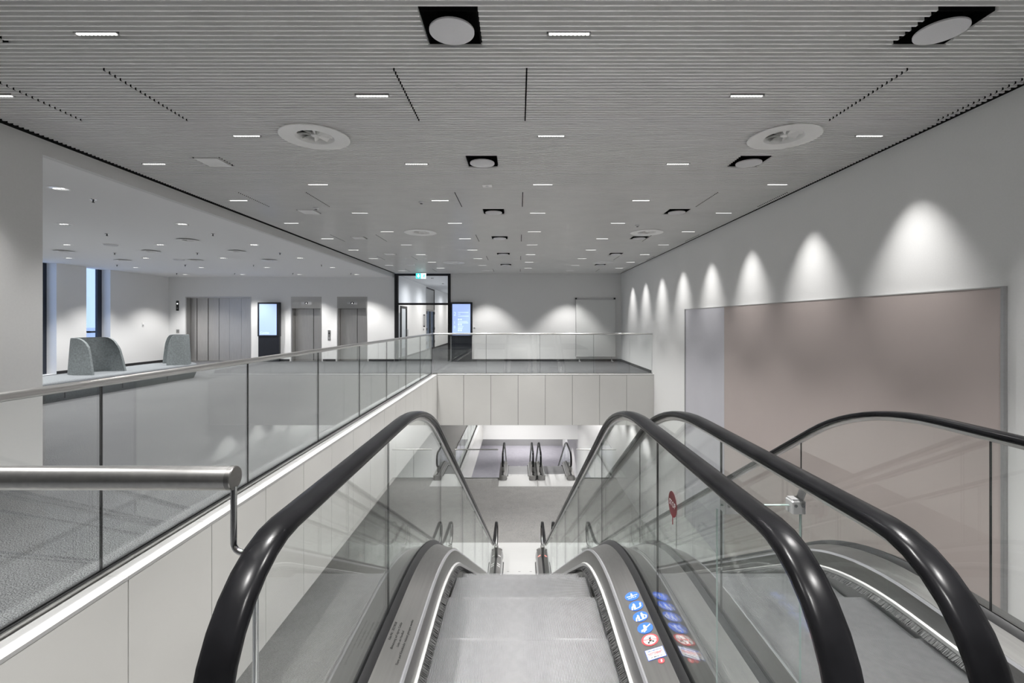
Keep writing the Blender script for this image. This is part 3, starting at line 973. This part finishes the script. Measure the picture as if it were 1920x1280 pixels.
for src, dx, lab in ((esc1, -0.05, 'lower escalator one storey down, lounge side'), (esc2, -0.03, 'lower escalator one storey down, nearer the white wall')):
    c = copy_tree(src)
    c.location = (src.location[0] + dx, src.location[1] + 19.0, Z1)
    tag(c, lab, 'escalator', 'escalators')

# marks on the foot of the lower newels
def deck_frame(xc, s, y, w=0.0, zz=0.0):
    """frame on the inner deck: U across the deck (outward on s=+1), V down the escalator"""
    ang = math.atan2(0.0345, 0.113)
    U = Vector((math.cos(ang), 0, s * math.sin(ang)))
    V = Vector((0, 1, 0))
    N = U.cross(V)
    O = Vector((xc + s * (0.5495 + w), y, 0.1735 + (0.0565 + w) * 0.0345 / 0.113 + 0.0012 + zz))
    return O, U, V, N
for s, m in ((-1, M['swhite']), (1, M['red_glow'])):
    for y in ((13.05, 12.6, 12.5) if s < 0 else (13.05,)):
        fr = deck_frame(XE1, s, y, 0, -RISE)
        MB().frame_poly(fr, [(-0.04, -0.03 * s), (0.04, 0.03 * s), (0.04, 0.03 * s + 0.035), (-0.04, -0.03 * s + 0.035)], 0, 0.001).build('reflective_mark', m, esc1)
        fr2 = (fr[0] + Vector((s * 0.165, 0, -0.0)), Vector((math.cos(-s * 0.17), 0, math.sin(-s * 0.17))), fr[2], None)
        fr2 = (fr2[0], fr2[1], fr2[2], fr2[1].cross(fr2[2]))
        MB().frame_poly(fr2, [(-0.04, 0.03 * s), (0.04, -0.03 * s), (0.04, -0.03 * s + 0.035), (-0.04, 0.03 * s + 0.035)], 0, 0.004).build('reflective_mark', m, esc1)

# pictogram stickers on the deck
def sticker_disc(y, r, m, par=esc1):
    fr = deck_frame(XE1, 1, y, 0.010)
    o = MB().frame_poly(fr, circle(r, 32), 0, 0.0006).build('sticker', m, par)
    return o, fr
def rot(poly, a):
    c, s = math.cos(a), math.sin(a)
    return [(x * c - y * s, x * s + y * c) for x, y in poly]
def pic(o, fr, polys, m, up=0.0006, d=0.0004):
    mb = MB()
    for p in polys: mb.frame_poly(fr, p, up, up + d)
    return mb.build('pictogram', m, o)
def bar(u0, v0, u1, v1, w):
    dx, dy = u1 - u0, v1 - v0
    l = math.hypot(dx, dy); nx, ny = -dy / l * w / 2, dx / l * w / 2
    return [(u0 + nx, v0 + ny), (u0 - nx, v0 - ny), (u1 - nx, v1 - ny), (u1 + nx, v1 + ny)]
def person(u, v, h, lean=0.0):
    def P(x, y): return (u + x * h + lean * y * h, v + y * h)
    head = [(P(0, 0.86)[0] + 0.11 * h * math.cos(2 * PI * k / 12), P(0, 0.86)[1] + 0.11 * h * math.sin(2 * PI * k / 12)) for k in range(12)]
    body = [P(-0.13, 0.34), P(0.13, 0.34), P(0.15, 0.72), P(-0.15, 0.72)]
    return [head, body, [P(-0.12, 0), P(-0.02, 0), P(-0.01, 0.35), P(-0.13, 0.35)], [P(0.03, 0), P(0.12, 0), P(0.13, 0.35), P(0.01, 0.35)]]
SR = 0.036
o, fr = sticker_disc(2.440, SR, M['blue']); o['label'] = 'round blue sticker, figure between handrails'
pic(o, fr, person(0.0, -0.006, 0.030) + [bar(-0.028, 0.002, 0.028, 0.002, 0.004)] + [bar(-0.022 + 0.011 * k, -0.014, -0.014 + 0.011 * k, -0.011, 0.004) for k in range(4)], M['swhite'])
o, fr = sticker_disc(2.357, SR, M['blue']); o['label'] = 'round blue sticker, figure holding the handrail'
pic(o, fr, person(-0.009, -0.02, 0.042) + [bar(-0.024, -0.024, -0.02, -0.002, 0.007), bar(-0.02, 0.0, -0.008, 0.008, 0.005), bar(-0.014, -0.024, 0.018, -0.016, 0.004), bar(0.02, -0.014, 0.024, 0.014, 0.008)], M['swhite'])
o, fr = sticker_disc(2.272, SR, M['blue']); o['label'] = 'round blue sticker, adult leading a child by hand'
pic(o, fr, person(-0.010, -0.02, 0.036) + person(0.010, -0.016, 0.042) + [bar(-0.025, -0.026, -0.02, -0.004, 0.006), bar(-0.02, -0.003, -0.011, 0.005, 0.004), bar(0.015, 0.008, 0.025, 0.0, 0.004), bar(0.023, -0.02, 0.028, 0.0, 0.006), bar(-0.016, -0.026, 0.022, -0.019, 0.004)], M['swhite'])
o, fr = sticker_disc(2.187, SR, M['blue']); o['label'] = 'round blue sticker, figure carrying a dog on the slope'
pic(o, fr, [circle(0.0055, 14, 0.0, 0.015), [(-0.008, -0.009), (0.006, -0.007), (0.009, 0.008), (-0.005, 0.010)], bar(-0.022, -0.02, 0.028, 0.016, 0.005), bar(-0.02, -0.012, -0.004, -0.006, 0.006), bar(-0.012, -0.024, 0.004, -0.012, 0.006)], M['swhite'])
o, fr = sticker_disc(2.106, 0.037, M['sred']); o['label'] = 'round red and white sticker banning prams'
pic(o, fr, [circle(0.029, 28)], M['swhite'])
pic(o, fr, [circle(0.005, 12, -0.010, -0.017), circle(0.005, 12, 0.011, -0.015), bar(-0.010, -0.012, 0.012, -0.010, 0.003), bar(0.0, -0.008, 0.007, 0.018, 0.003), [(-0.006, -0.01), (0.006, -0.008), (0.005, 0.006), (-0.004, 0.004)], circle(0.004, 10, 0.0, 0.010)], M['sblack'], 0.001)
pic(o, fr, [bar(-0.028, 0.008, 0.028, -0.008, 0.004)], M['sred'], 0.0014)
fr = deck_frame(XE1, 1, 2.020, 0.010)
o = MB().frame_poly(fr, [(-0.040, -0.030), (0.040, -0.030), (0.040, 0.030), (-0.040, 0.030)], 0, 0.0006).build('sticker', M['blue'], esc1)
o['label'] = 'white emergency service sticker with red lettering'
pic(o, fr, [[(-0.038, -0.028), (0.038, -0.028), (0.038, 0.028), (-0.038, 0.028)]], M['swhite'])
O, U, V, N = fr
text_obj('lettering', 'Störungsmeldung', (O + V * 0.019, U, V, N), 0.0100, M['blue'], o, 'CENTER', lift=0.0014, xs=0.85, bold=0.0003)
text_obj('lettering', 'NOTDIENST', (O + V * 0.001, U, V, N), 0.0165, M['sred'], o, 'CENTER', lift=0.0014, xs=0.70, bold=0.0006)
text_obj('lettering', '24h 0800 826 426', (O - V * 0.019, U, V, N), 0.0085, M['sblack'], o, 'CENTER', lift=0.0014, xs=0.85, bold=0.0002)
fr = deck_frame(XE1, 1, 1.972, 0.020)
o = MB().frame_poly(fr, circle(0.0135, 24), 0, 0.0006).build('sticker', M['sred'], esc1)
o['label'] = 'small round red sticker'
pic(o, fr, [[(-0.002, -0.007), (0.003, -0.006), (0.004, 0.007), (-0.001, 0.006)]], M['swhite'])
# printed lines on the other deck
fr = deck_frame(XE1, -1, 2.1, 0)
O, U, V, N = fr
UT, VT = V, -U
NT = UT.cross(VT)
for dy, off, body, sz in ((0.075, 0.040, 'Fabr.Nr.: 20229038', 0.0155), (0.055, 0.017, 'Benutzung auf eigene Gefahr', 0.0155), (0.04, -0.005, 'Links am Handlauf', 0.0145), (0.035, -0.028, 'Tiere und Kleinkinder müssen getragen werden', 0.0155)):
    o = text_obj('lettering', body, (O + V * (dy - 0.02) - U * off, UT, VT, NT), sz, M['sblack'], esc1, 'CENTER', lift=0.0006)
    o['label'] = 'black printed line of German text'

# emergency stop disc on the glass
t = thing('stop_sign', (XE1 + GXE - 0.007, 2.01, 0.78), 'dark red round stop disc with a short tail on the escalator glass', 'sign')
fr = (Vector((XE1 + GXE - 0.0065, 2.01, 0.83)), Vector((0, -1, 0)), Vector((0, 0, 1)), Vector((-1, 0, 0)))
MB().frame_poly(fr, circle(0.053, 36), 0, 0.0012).build('disc', M['stop'], t)
MB().frame_poly(fr, [(-0.004, -0.085), (0.004, -0.085), (0.0035, -0.05), (-0.0035, -0.05)], 0, 0.0012).build('tail', M['stop'], t)
o = text_obj('lettering', 'STOP', fr, 0.034, M['swhite'], t, 'CENTER', lift=0.0016)

# glass infill with clamps between the two escalators
t = thing('glass_infill', (0.805, 1.6, 0.2), 'narrow clear glass infill clamped between the two escalators', 'glass screen')
gi = []
x0, x1, z0, z1, r = 0.664, 0.944, 0.21, 0.985, 0.012
for cx, cz, a0 in ((x1 - r, z1 - r, 0), (x0 + r, z1 - r, 90)):
    for k in range(6):
        a = math.radians(a0 + 18 * k)
        gi.append((cx + r * math.cos(a), cz + r * math.sin(a)))
gi += [(x0, z0), (x1, z0)]
MB().prism_y(gi, 1.596, 1.604).build('pane', M['glass'], t)
MB().box(x0 - 0.0005, x0 + 0.0015, 1.5955, 1.6045, z0, z1 - r).box(x1 - 0.0015, x1 + 0.0005, 1.5955, 1.6045, z0, z1 - r).box(x0 + r, x1 - r, 1.5955, 1.6045, z1 - 0.0015, z1 + 0.0005).build('polished_edge', M['edge'], t)
for x, d, he in ((0.707, -1, XE1 + GXE), (0.928, 1, XE2 - GXE)):
    c = MB().bbox(x - 0.023, x + 0.023, 1.578, 1.622, 0.962, 1.004, 0.003).build('clamp', M['alu'], t)
    for dx in (-0.012, 0.012):
        scw = MB(); n = 12
        for rr, y_ in ((0.0055, 1.578), (0.0050, 1.5755)): pass
        scw.rings([[(x + dx + rr * math.cos(2 * PI * k / n), y_, 0.990 + rr * math.sin(2 * PI * k / n)) for k in range(n)] for rr, y_ in ((0.0060, 1.580), (0.0055, 1.5755))])
        scw.build('screw', M['polish'], c)
    xa, xb, xc_ = x - d * 0.02, x + d * 0.016, x + d * 0.034
    sec = [(xa, 1.004), (xb, 1.004), (xc_, 1.052), (xc_ - d * 0.004, 1.054), (xb - d * 0.003, 1.009), (xa, 1.009)]
    MB().prism_y(sec, 1.583, 1.617).build('bracket', M['alu'], t)

# ------------------------------------------------------------------ big panel on the right wall
t = thing('wall_panel', (XR - 0.03, 7.8, -3.2), 'huge flat mauve wall panel with a lilac end and slim metal frame', 'wall panel')
PT, PB = 1.885, -3.2
ya, ym, yb = 4.00, 9.47, 11.72
MB().box(XR - 0.022, XR - 0.002, ya + 0.034, ym - 0.004, PB, PT).build('mauve_board', M['pink'], t)
MB().box(XR - 0.022, XR - 0.002, ym + 0.004, yb - 0.06, PB, PT).build('lilac_board', M['lilac'], t)
MB().box(XR - 0.024, XR - 0.004, ym - 0.004, ym + 0.004, PB, PT).build('joint_strip', M['alu'], t)
MB().bbox(XR - 0.034, XR, ya, ya + 0.032, PB, PT + 0.01, 0.003).build('frame_post', M['frame'], t)
MB().bbox(XR - 0.034, XR, yb - 0.058, yb, PB, PT + 0.01, 0.003).build('frame_post', M['frame'], t)
MB().box(XR - 0.026, XR, ya + 0.032, yb - 0.058, PT, PT + 0.010).build('top_rail', M['coping'], t)

# ------------------------------------------------------------------ lifts
def lift(x0, x1, zt, splits, header, label):
    t = thing('elevator', ((x0 + x1) / 2, YW, 0), label, 'elevator')
    yd = YW + 0.24
    f = MB()
    f.box(x0, x0 + 0.045, YW - 0.012, YW + 0.26, 0, zt)
    f.box(x1 - 0.045, x1, YW - 0.012, YW + 0.26, 0, zt)
    f.box(x0 + 0.045, x1 - 0.045, YW - 0.012, YW + 0.26, zt - 0.05, zt)
    f.build('frame', M['steel_v'], t)
    top = zt - 0.05
    if header:
        top = 2.11
        h = MB().box(x0 + 0.045, x1 - 0.045, YW - 0.006, YW + 0.02, 2.11, zt - 0.05).build('header_panel', M['steel'], t)
        xm = (x0 + x1) / 2
        i_ = MB().box(xm - 0.20, xm + 0.20, YW - 0.010, YW - 0.006, 2.27, 2.38).build('indicator', M['alu'], h)
        MB().box(xm - 0.06, xm + 0.06, YW - 0.012, YW - 0.010, 2.285, 2.365).build('display', M['black'], h)
        fr = (Vector((xm, YW - 0.0125, 2.325)), Vector((1, 0, 0)), Vector((0, 0, 1)), Vector((0, -1, 0)))
        MB().frame_poly(fr, [(-0.022, -0.022), (0.022, -0.022), (0.0, 0.026)], 0, 0.001).build('arrow', M['led_white'], h)
    xs = [x0 + 0.045] + splits + [x1 - 0.045]
    for i, (a, b) in enumerate(zip(xs[:-1], xs[1:])):
        d = 0.018 * (i % 2 if len(splits) < 2 else min(i, len(xs) - 2 - i))
        MB().box(a + 0.008, b - 0.008, yd + d, yd + d + 0.016, 0.012, top).build('door_leaf', M['steel_v'], t)
    MB().box(x0 + 0.045, x1 - 0.045, YW - 0.01, yd + 0.1, 0.0, 0.010).build('sill', M['deck'], t)
    MB().box(x0 + 0.02, x1 - 0.02, yd + 0.075, yd + 0.08, 0.0, top).build('shaft_lining', M['black'], t)
    return t
pxx = lambda p: (p - 972.5) * YW / F_PX
lift(-13.32, -10.70, 2.58, [pxx(361.5) , pxx(382.2), pxx(402.7), pxx(422.5), pxx(446.0)], False, 'wide goods lift with multi-leaf brushed steel doors')
lift(-9.10, -7.88, 2.58, [pxx(583.0)], True, 'passenger lift next to the free-standing blue screen by the goods lift')
lift(-7.26, -6.05, 2.58, [pxx(666.0)], True, 'passenger lift next to the tall dark door frame')

def call_panel(x, z0, z1, m, w, label, holes_):
    t = thing('lift_button_panel', (x, YW - 0.012, z0), label, 'button panel')
    MB().bbox(x - w / 2, x + w / 2, YW - 0.014, YW - 0.001, z0, z1, 0.003).build('plate', m, t)
    for zz, mm in holes_:
        fr = (Vector((x, YW - 0.014, zz)), Vector((1, 0, 0)), Vector((0, 0, 1)), Vector((0, -1, 0)))
        MB().frame_poly(fr, circle(0.028, 16), 0, 0.004).build('button', mm, t)
call_panel(pxx(333), 2.02, 2.42, M['black'], 0.11, 'tall black lift indicator plate beside the goods lift', [(2.30, M['led_white']), (2.12, M['deck'])])
call_panel(pxx(333.5), 1.13, 1.27, M['deck'], 0.12, 'small steel call plate below the black indicator plate', [(1.2, M['housing'])])
call_panel(pxx(617.5), 0.84, 1.25, M['steel'], 0.11, 'steel call plate between the two passenger lifts', [(1.12, M['black']), (0.93, M['alu'])])

# ------------------------------------------------------------------ screens on plinths
def kiosk(x0, x1, label, blue):
    yk = YW - 0.16
    t = thing('info_screen', ((x0 + x1) / 2, yk, 0), label, 'screen', 'free-standing info screens')
    MB().bbox(x0 + 0.02, x1 - 0.02, yk + 0.01, yk + 0.14, 0, 1.0, 0.006).build('plinth', M['kiosk'], t)
    b = MB().bbox(x0, x1, yk - 0.01, yk + 0.14, 1.0, 2.35, 0.008).build('casing', M['kiosk'], t)
    s0, s1, z0, z1 = x0 + 0.075, x1 - 0.105, 1.05, 2.28
    if blue: s0, s1 = x0 + 0.07, x1 - 0.075
    MB().box(s0, s1, yk - 0.014, yk - 0.010, z0, z1).build('display', M['screen'], b)
    X, Zv, N = Vector((1, 0, 0)), Vector((0, 0, 1)), Vector((0, -1, 0))
    yl = yk - 0.0145
    if not blue:
        text_obj('lettering', 'Castles', (Vector((s0 + 0.04, yl, z0 + 0.09)), X, Zv, N), 0.12, M['screentext'], b)
    else:
        for ch, zz, sz in (('2', 1.885, 0.21), ('1', 1.545, 0.15), ('0', 1.365, 0.15)):
            text_obj('lettering', ch, (Vector((s0 + 0.05, yl, zz)), X, Zv, N), sz, M['screentext'], b)
        lines = MB()
        for zz, w in ((1.95, 0.42), (1.88, 0.10), (1.80, 0.43), (1.59, 0.38), (1.535, 0.41), (1.40, 0.22), (1.34, 0.20), (1.30, 0.18)):
            fr = (Vector((s0 + 0.22, yl, zz)), X, Zv, N)
            lines.frame_poly(fr, [(0, -0.011), (w, -0.011), (w, 0.011), (0, 0.011)], 0, 0.001)
        lines.build('text_lines', M['screentext'], b)
        for zz in (1.67, 1.47, 1.235):
            for dx in (0.22, 0.31):
                fr = (Vector((s0 + dx, yl, zz)), X, Zv, N)
                MB().frame_poly(fr, [(0, -0.03), (0.065, -0.03), (0.065, 0.03), (0, 0.03)], 0, 0.001).build('icon', M['screentext'], b)
    return t
kiosk(pxx(487), pxx(527.6), 'black info screen on plinth, plain blue, between goods lift and passenger lift', False)
kiosk(pxx(846), pxx(886.2), 'black info screen on plinth with blue floor directory beside the dark door frame', True)

# ------------------------------------------------------------------ dark door frame to the corridor
d = thing('door_1', ((DOOR[0] + DOOR[1]) / 2, YW, 0), 'tall black framed glass door with transom to the corridor', 'door')
d['kind'] = 'structure'
del d['category']
yf0, yf1 = YW - 0.03, YW + 0.10
x0, x1 = DOOR
MB().box(x0, x0 + 0.14, yf0, yf1, 0, 3.50).build('post', M['black'], d)
MB().box(x1 - 0.11, x1, yf0, yf1, 0, 3.50).build('post', M['black'], d)
MB().box(x0 + 0.14, x1 - 0.11, yf0, yf1, 3.42, 3.50).build('head', M['black'], d)
MB().box(x0 + 0.14, x1 - 0.11, yf0, yf1, 2.25, 2.33).build('transom_bar', M['black'], d)
MB().box(x0 + 0.14, x1 - 0.11, YW + 0.03, YW + 0.045, 2.33, 3.42).build('transom_glass', M['wglass'], d)
lf = MB()                     # open leaf standing in the corridor
lx = x0 + 0.19
lf.box(lx, lx + 0.045, YW + 0.12, YW + 0.22, 0.01, 2.22).box(lx, lx + 0.045, YW + 1.05, YW + 1.15, 0.01, 2.22)
lf.box(lx, lx + 0.045, YW + 0.22, YW + 1.05, 0.01, 0.11).box(lx, lx + 0.045, YW + 0.22, YW + 1.05, 2.12, 2.22)
leaf = lf.build('door_leaf', M['black'], d)
MB().box(lx + 0.018, lx + 0.027, YW + 0.22, YW + 1.05, 0.11, 2.12).build('leaf_glass', M['wglass'], leaf)
MB().tube([(lx + 0.045, YW + 1.08, 0.95), (lx + 0.09, YW + 1.08, 0.95), (lx + 0.09, YW + 1.08, 1.25), (lx + 0.045, YW + 1.08, 1.25)], 0.012, 10).build('handle', M['steel'], leaf)

# glazed double door set into the corridor wall
d = thing('door_2', (-5.0, 26.9, 0), 'narrow glazed double door with grey overpanel in the corridor wall', 'door')
d['kind'] = 'structure'; del d['category']
xx = -4.99
MB().box(xx - 0.04, xx + 0.03, 25.6, 25.68, 0, 3.45).build('post', M['alu'], d)
MB().box(xx - 0.04, xx + 0.03, 28.12, 28.2, 0, 3.45).build('post', M['base'], d)
MB().box(xx - 0.04, xx + 0.03, 25.68, 28.12, 3.38, 3.45).build('head', M['base'], d)
MB().box(xx - 0.03, xx + 0.0, 25.68, 28.12, 2.25, 3.38).build('overpanel', M['steel'], d)
MB().box(xx - 0.04, xx + 0.03, 25.68, 28.12, 2.15, 2.25).build('rail', M['deck'], d)
for a, b in ((25.68, 26.88), (26.92, 28.12)):
    MB().box(xx - 0.03, xx - 0.02, a + 0.06, b - 0.06, 0.1, 2.15).build('door_glass', M['wglass'], d)
    f = MB().box(xx - 0.04, xx + 0.02, a, a + 0.06, 0, 2.15).box(xx - 0.04, xx + 0.02, b - 0.06, b, 0, 2.15).box(xx - 0.04, xx + 0.02, a + 0.06, b - 0.06, 0, 0.1).build('door_stile', M['base'], d)
    for zz in (0.35, 1.1, 2.0):
        MB().box(xx + 0.02, xx + 0.06, a if a < 26 else b - 0.1, (a if a < 26 else b - 0.1) + 0.1, zz, zz + 0.14).build('hinge', M['black'], f)
struct('wall_niche', MB().box(-6.2, -6.1, 25.0, 29.0, 0, 3.6).box(-6.1, -5.2, 25.0, 25.1, 0, 3.6).box(-6.1, -5.2, 28.9, 29.0, 0, 3.6), M['wall'])
t = thing('door_sign', (-4.9, 25.0, 1.25), 'slim black projecting name plate on the corridor wall', 'sign')
MB().box(-4.98, -4.88, 24.9, 24.93, 1.30, 1.95).build('plate', M['black'], t)
MB().box(-4.965, -4.895, 24.897, 24.90, 1.36, 1.90).build('insert', M['alu'], t)
MB().box(-4.98, -4.95, 24.9, 24.96, 1.12, 1.22).build('reader', M['housing'], t)

# ------------------------------------------------------------------ windows
for i, (a, b) in enumerate(WIN):
    w = thing('window_%d' % (i + 1), (XW - 0.3, (a + b) / 2, 0), ('tall window slot next to the white pier', 'tall window slot between white wall pieces')[i], 'window')
    w['kind'] = 'structure'; del w['category']
    xa_, xb_ = XW - 0.37, XW - 0.30
    MB().box(xa_, xb_, a, a + 0.08, 0, 3.37).build('frame_post', M['winframe'], w)
    MB().box(xa_, xb_, b - 0.17, b, 0, 3.37).build('frame_post', M['winframe'], w)
    MB().box(xa_, xb_, a + 0.08, b - 0.17, 0, 0.12).build('frame_rail', M['winframe'], w)
    MB().box(xa_ + 0.03, xa_ + 0.04, a + 0.08, b - 0.17, 0.12, 3.37).build('pane', M['wglass'], w)
    MB().box(XW - 0.36, XW, a, b, -0.001, 0.004).build('sill', M['white'], w)
# pale building outside the windows
t = thing('neighbour_building', (-24, 17, -10), 'pale building facade seen through the lounge windows', 'building')
MB().box(-27, -24, 18.6, 30, -10, 1.2).build('facade', M['facade'], t)
MB().box(-24.1, -24, 18.6, 30, 0.95, 1.05).build('ledge', M['white'], t)
for k in range(4): MB().box(-24.05, -24, 19.6 + 2.4 * k, 20.8 + 2.4 * k, -1.2, 0.6).build('window', M['winframe'], t)

# ------------------------------------------------------------------ exit sign, white board, socket
t = thing('exit_sign', (-3.79, 18.55, 3.22), 'glowing green and white exit sign hanging under the slat ceiling', 'sign')
bx = MB().bbox(-3.99, -3.59, 18.52, 18.58, 3.25, 3.46, 0.006).build('casing', M['white'], t)
MB().box(-3.985, -3.79, 18.514, 18.52, 3.255, 3.455).build('arrow_panel', M['signgreen'], t)
MB().box(-3.79, -3.595, 18.514, 18.52, 3.255, 3.455).build('figure_panel', M['signwhite'], t)
fr = (Vector((-3.888, 18.514, 3.355)), Vector((1, 0, 0)), Vector((0, 0, 1)), Vector((0, -1, 0)))
MB().frame_poly(fr, bar(-0.05, 0, 0.05, 0, 0.035), 0, 0.002).frame_poly(fr, [(-0.05, 0.0), (0.0, -0.075), (0.05, 0.0)], 0, 0.0025).frame_poly(fr, bar(0, 0, 0, 0.075, 0.035), 0, 0.003).build('arrow', M['signwhite'], t)
fr = (Vector((-3.70, 18.514, 3.275)), Vector((1, 0, 0)), Vector((0, 0, 1)), Vector((0, -1, 0)))
pm_ = MB()
for p in person(0, 0, 0.15, 0.15): pm_.frame_poly(fr, p, 0, 0.002)
pm_.frame_poly(fr, bar(0.05, 0, 0.05, 0.15, 0.03), 0, 0.002)
pm_.build('running_figure', M['signgreen'], t)
MB().tube([(-3.9, 18.55, 3.46), (-3.9, 18.55, ZC + 0.03)], 0.006, 8).build('hanger', M['steel'], t)
MB().tube([(-3.68, 18.55, 3.46), (-3.68, 18.55, ZC + 0.03)], 0.006, 8).build('hanger', M['steel'], t)

t = thing('white_board', (3.06, YW - 0.12, 0), 'tall white pin board on short feet leaning before the end wall', 'board')
x0, x1 = pxx(1079), pxx(1153)
MB().bbox(x0, x1, YW - 0.10, YW - 0.06, 0.19, 2.44, 0.004).build('sheet', M['board'], t)
MB().box(x0 - 0.01, x1 + 0.01, YW - 0.105, YW - 0.055, 2.44, 2.475).build('top_rail', M['alu'], t)
for x in (x0 + 0.01, x1 - 0.03):
    MB().lathe([(0.035, -0.03), (0.04, 0.0), (0.035, 0.03)], (x, YW - 0.09, 2.50), 16, cap=True).build('knob', M['black'], t, smooth=40)
MB().box(x0, x0 + 0.02, YW - 0.105, YW - 0.055, 0.19, 2.44).build('side_trim', M['alu'], t)
for x in (x0 + 0.12, x1 - 0.17):
    MB().box(x, x + 0.05, YW - 0.30, YW - 0.03, 0.0, 0.03).box(x + 0.01, x + 0.04, YW - 0.09, YW - 0.07, 0.03, 0.19).build('foot', M['alu'], t)
t = thing('wall_socket', (XW + 0.01, 17.78, 1.35), 'small white switch plate on the lounge window wall', 'switch')
MB().box(XW, XW + 0.012, 17.74, 17.82, 1.40, 1.56).build('plate', M['white'], t)
MB().box(XW + 0.012, XW + 0.018, 17.755, 17.805, 1.42, 1.475).build('rocker', M['alu'], t)
t = thing('wall_switch', (-1.75, YW - 0.01, 1.2), 'tiny grey switch on the wall beside the floor directory screen', 'switch')
MB().box(pxx(888), pxx(891), YW - 0.012, YW, 1.31, 1.36).build('plate', M['alu'], t)
MB().box(pxx(888.6), pxx(890.4), YW - 0.016, YW - 0.012, 1.32, 1.345).build('rocker', M['deck'], t)

# ------------------------------------------------------------------ lounge seating island
def stadium(x0, x1, y0, y1, r, n=10):
    out = []
    for cx, cy, a0 in ((x1 - r, y1 - r, 0), (x0 + r, y1 - r, 90), (x0 + r, y0 + r, 180), (x1 - r, y0 + r, 270)):
        for k in range(n + 1):
            a = math.radians(a0 + 90 * k / n)
            out.append((cx + r * math.cos(a), cy + r * math.sin(a)))
    return out
t = thing('lounge_sofa', (-9.72, 11.1, 0), 'long grey felt seating island with rounded ends and two curved shells', 'sofa')
bx0, bx1, by0, by1 = -10.38, -9.12, 8.05, 13.95
def ring(ins, z): return [(x, y, z) for x, y in stadium(bx0 + ins, bx1 - ins, by0 + ins, by1 - ins, 0.60 - ins)]
MB().rings([ring(0.07, 0.0), ring(0.06, 0.03), ring(0.02, 0.12), ring(0.0, 0.30), ring(0.005, 0.34)]).build('base', M['fabric_dark'], t, smooth=50)
MB().rings([ring(0.004, 0.335), ring(0.0, 0.36), ring(0.02, 0.395), ring(0.07, 0.41), ring(0.30, 0.415)]).build('seat', M['fabric_seat'], t, smooth=60)
for yy in (9.6, 11.0, 12.4):
    MB().box(bx1 - 0.012, bx1 + 0.003, yy - 0.004, yy + 0.004, 0.06, 0.335).build('seam', M['black'], t)
def shell(cx, cy, ang, r, ext, h, name='backrest'):
    """U-shaped felt screen; ang is the direction of its opening"""
    th = 0.055
    path = []
    path += [(ext, r), (ext * 0.66, r), (ext * 0.33, r)]
    for k in range(17):
        a = math.radians(90 + 180 * k / 16)
        path.append((r * math.cos(a), r * math.sin(a)))
    path += [(ext * 0.33, -r), (ext * 0.66, -r), (ext, -r)]
    ca, sa = math.cos(ang), math.sin(ang)
    n = len(path)
    rows = [(0.0, 1.06), (0.3, 1.03), (0.7, 0.98), (0.93, 0.95), (1.0, 0.93)]
    def outline(fr_, k, t_):
        pts = []
        for i, (u, v) in enumerate(path):
            e = min(i, n - 1 - i)
            l = math.hypot(u if u < 0 else 0, v)
            nx, ny = ((u if u < 0 else 0) / l, v / l)
            drop = {0: 0.20, 1: 0.10, 2: 0.045, 3: 0.012}.get(e, 0.0) * max(0.0, (fr_ - 0.55) / 0.45)
            uu = u
            if e < 3: uu = u + ext * 0.5 * (1 - fr_) * (1 - e / 3)
            x = (uu * k + nx * t_); y_ = (v * k + ny * t_)
            pts.append((cx + x * ca - y_ * sa, cy + x * sa + y_ * ca, 0.405 + h * fr_ - drop))
        return pts
    rs = []
    for fr_, k in rows: rs.append((outline(fr_, k, th / 2), outline(fr_, k, -th / 2)))
    mb = MB()
    loops = [o_ + i_[::-1] for o_, i_ in rs]
    mb.rings(loops, cap=False)
    top = loops[-1]; m_ = len(top)
    for base_, flip in ((loops[-1], False), (loops[0], True)):
        mb.add(base_, [(i, i + 1, m_ - 2 - i, m_ - 1 - i) for i in range(n - 1)])
    return mb.build(name, M['fabric'], t, smooth=50)
shell(-9.72, 10.95, 0.0, 0.41, 0.22, 0.82)
shell(-9.60, 13.20, math.radians(222), 0.40, 0.10, 0.82)
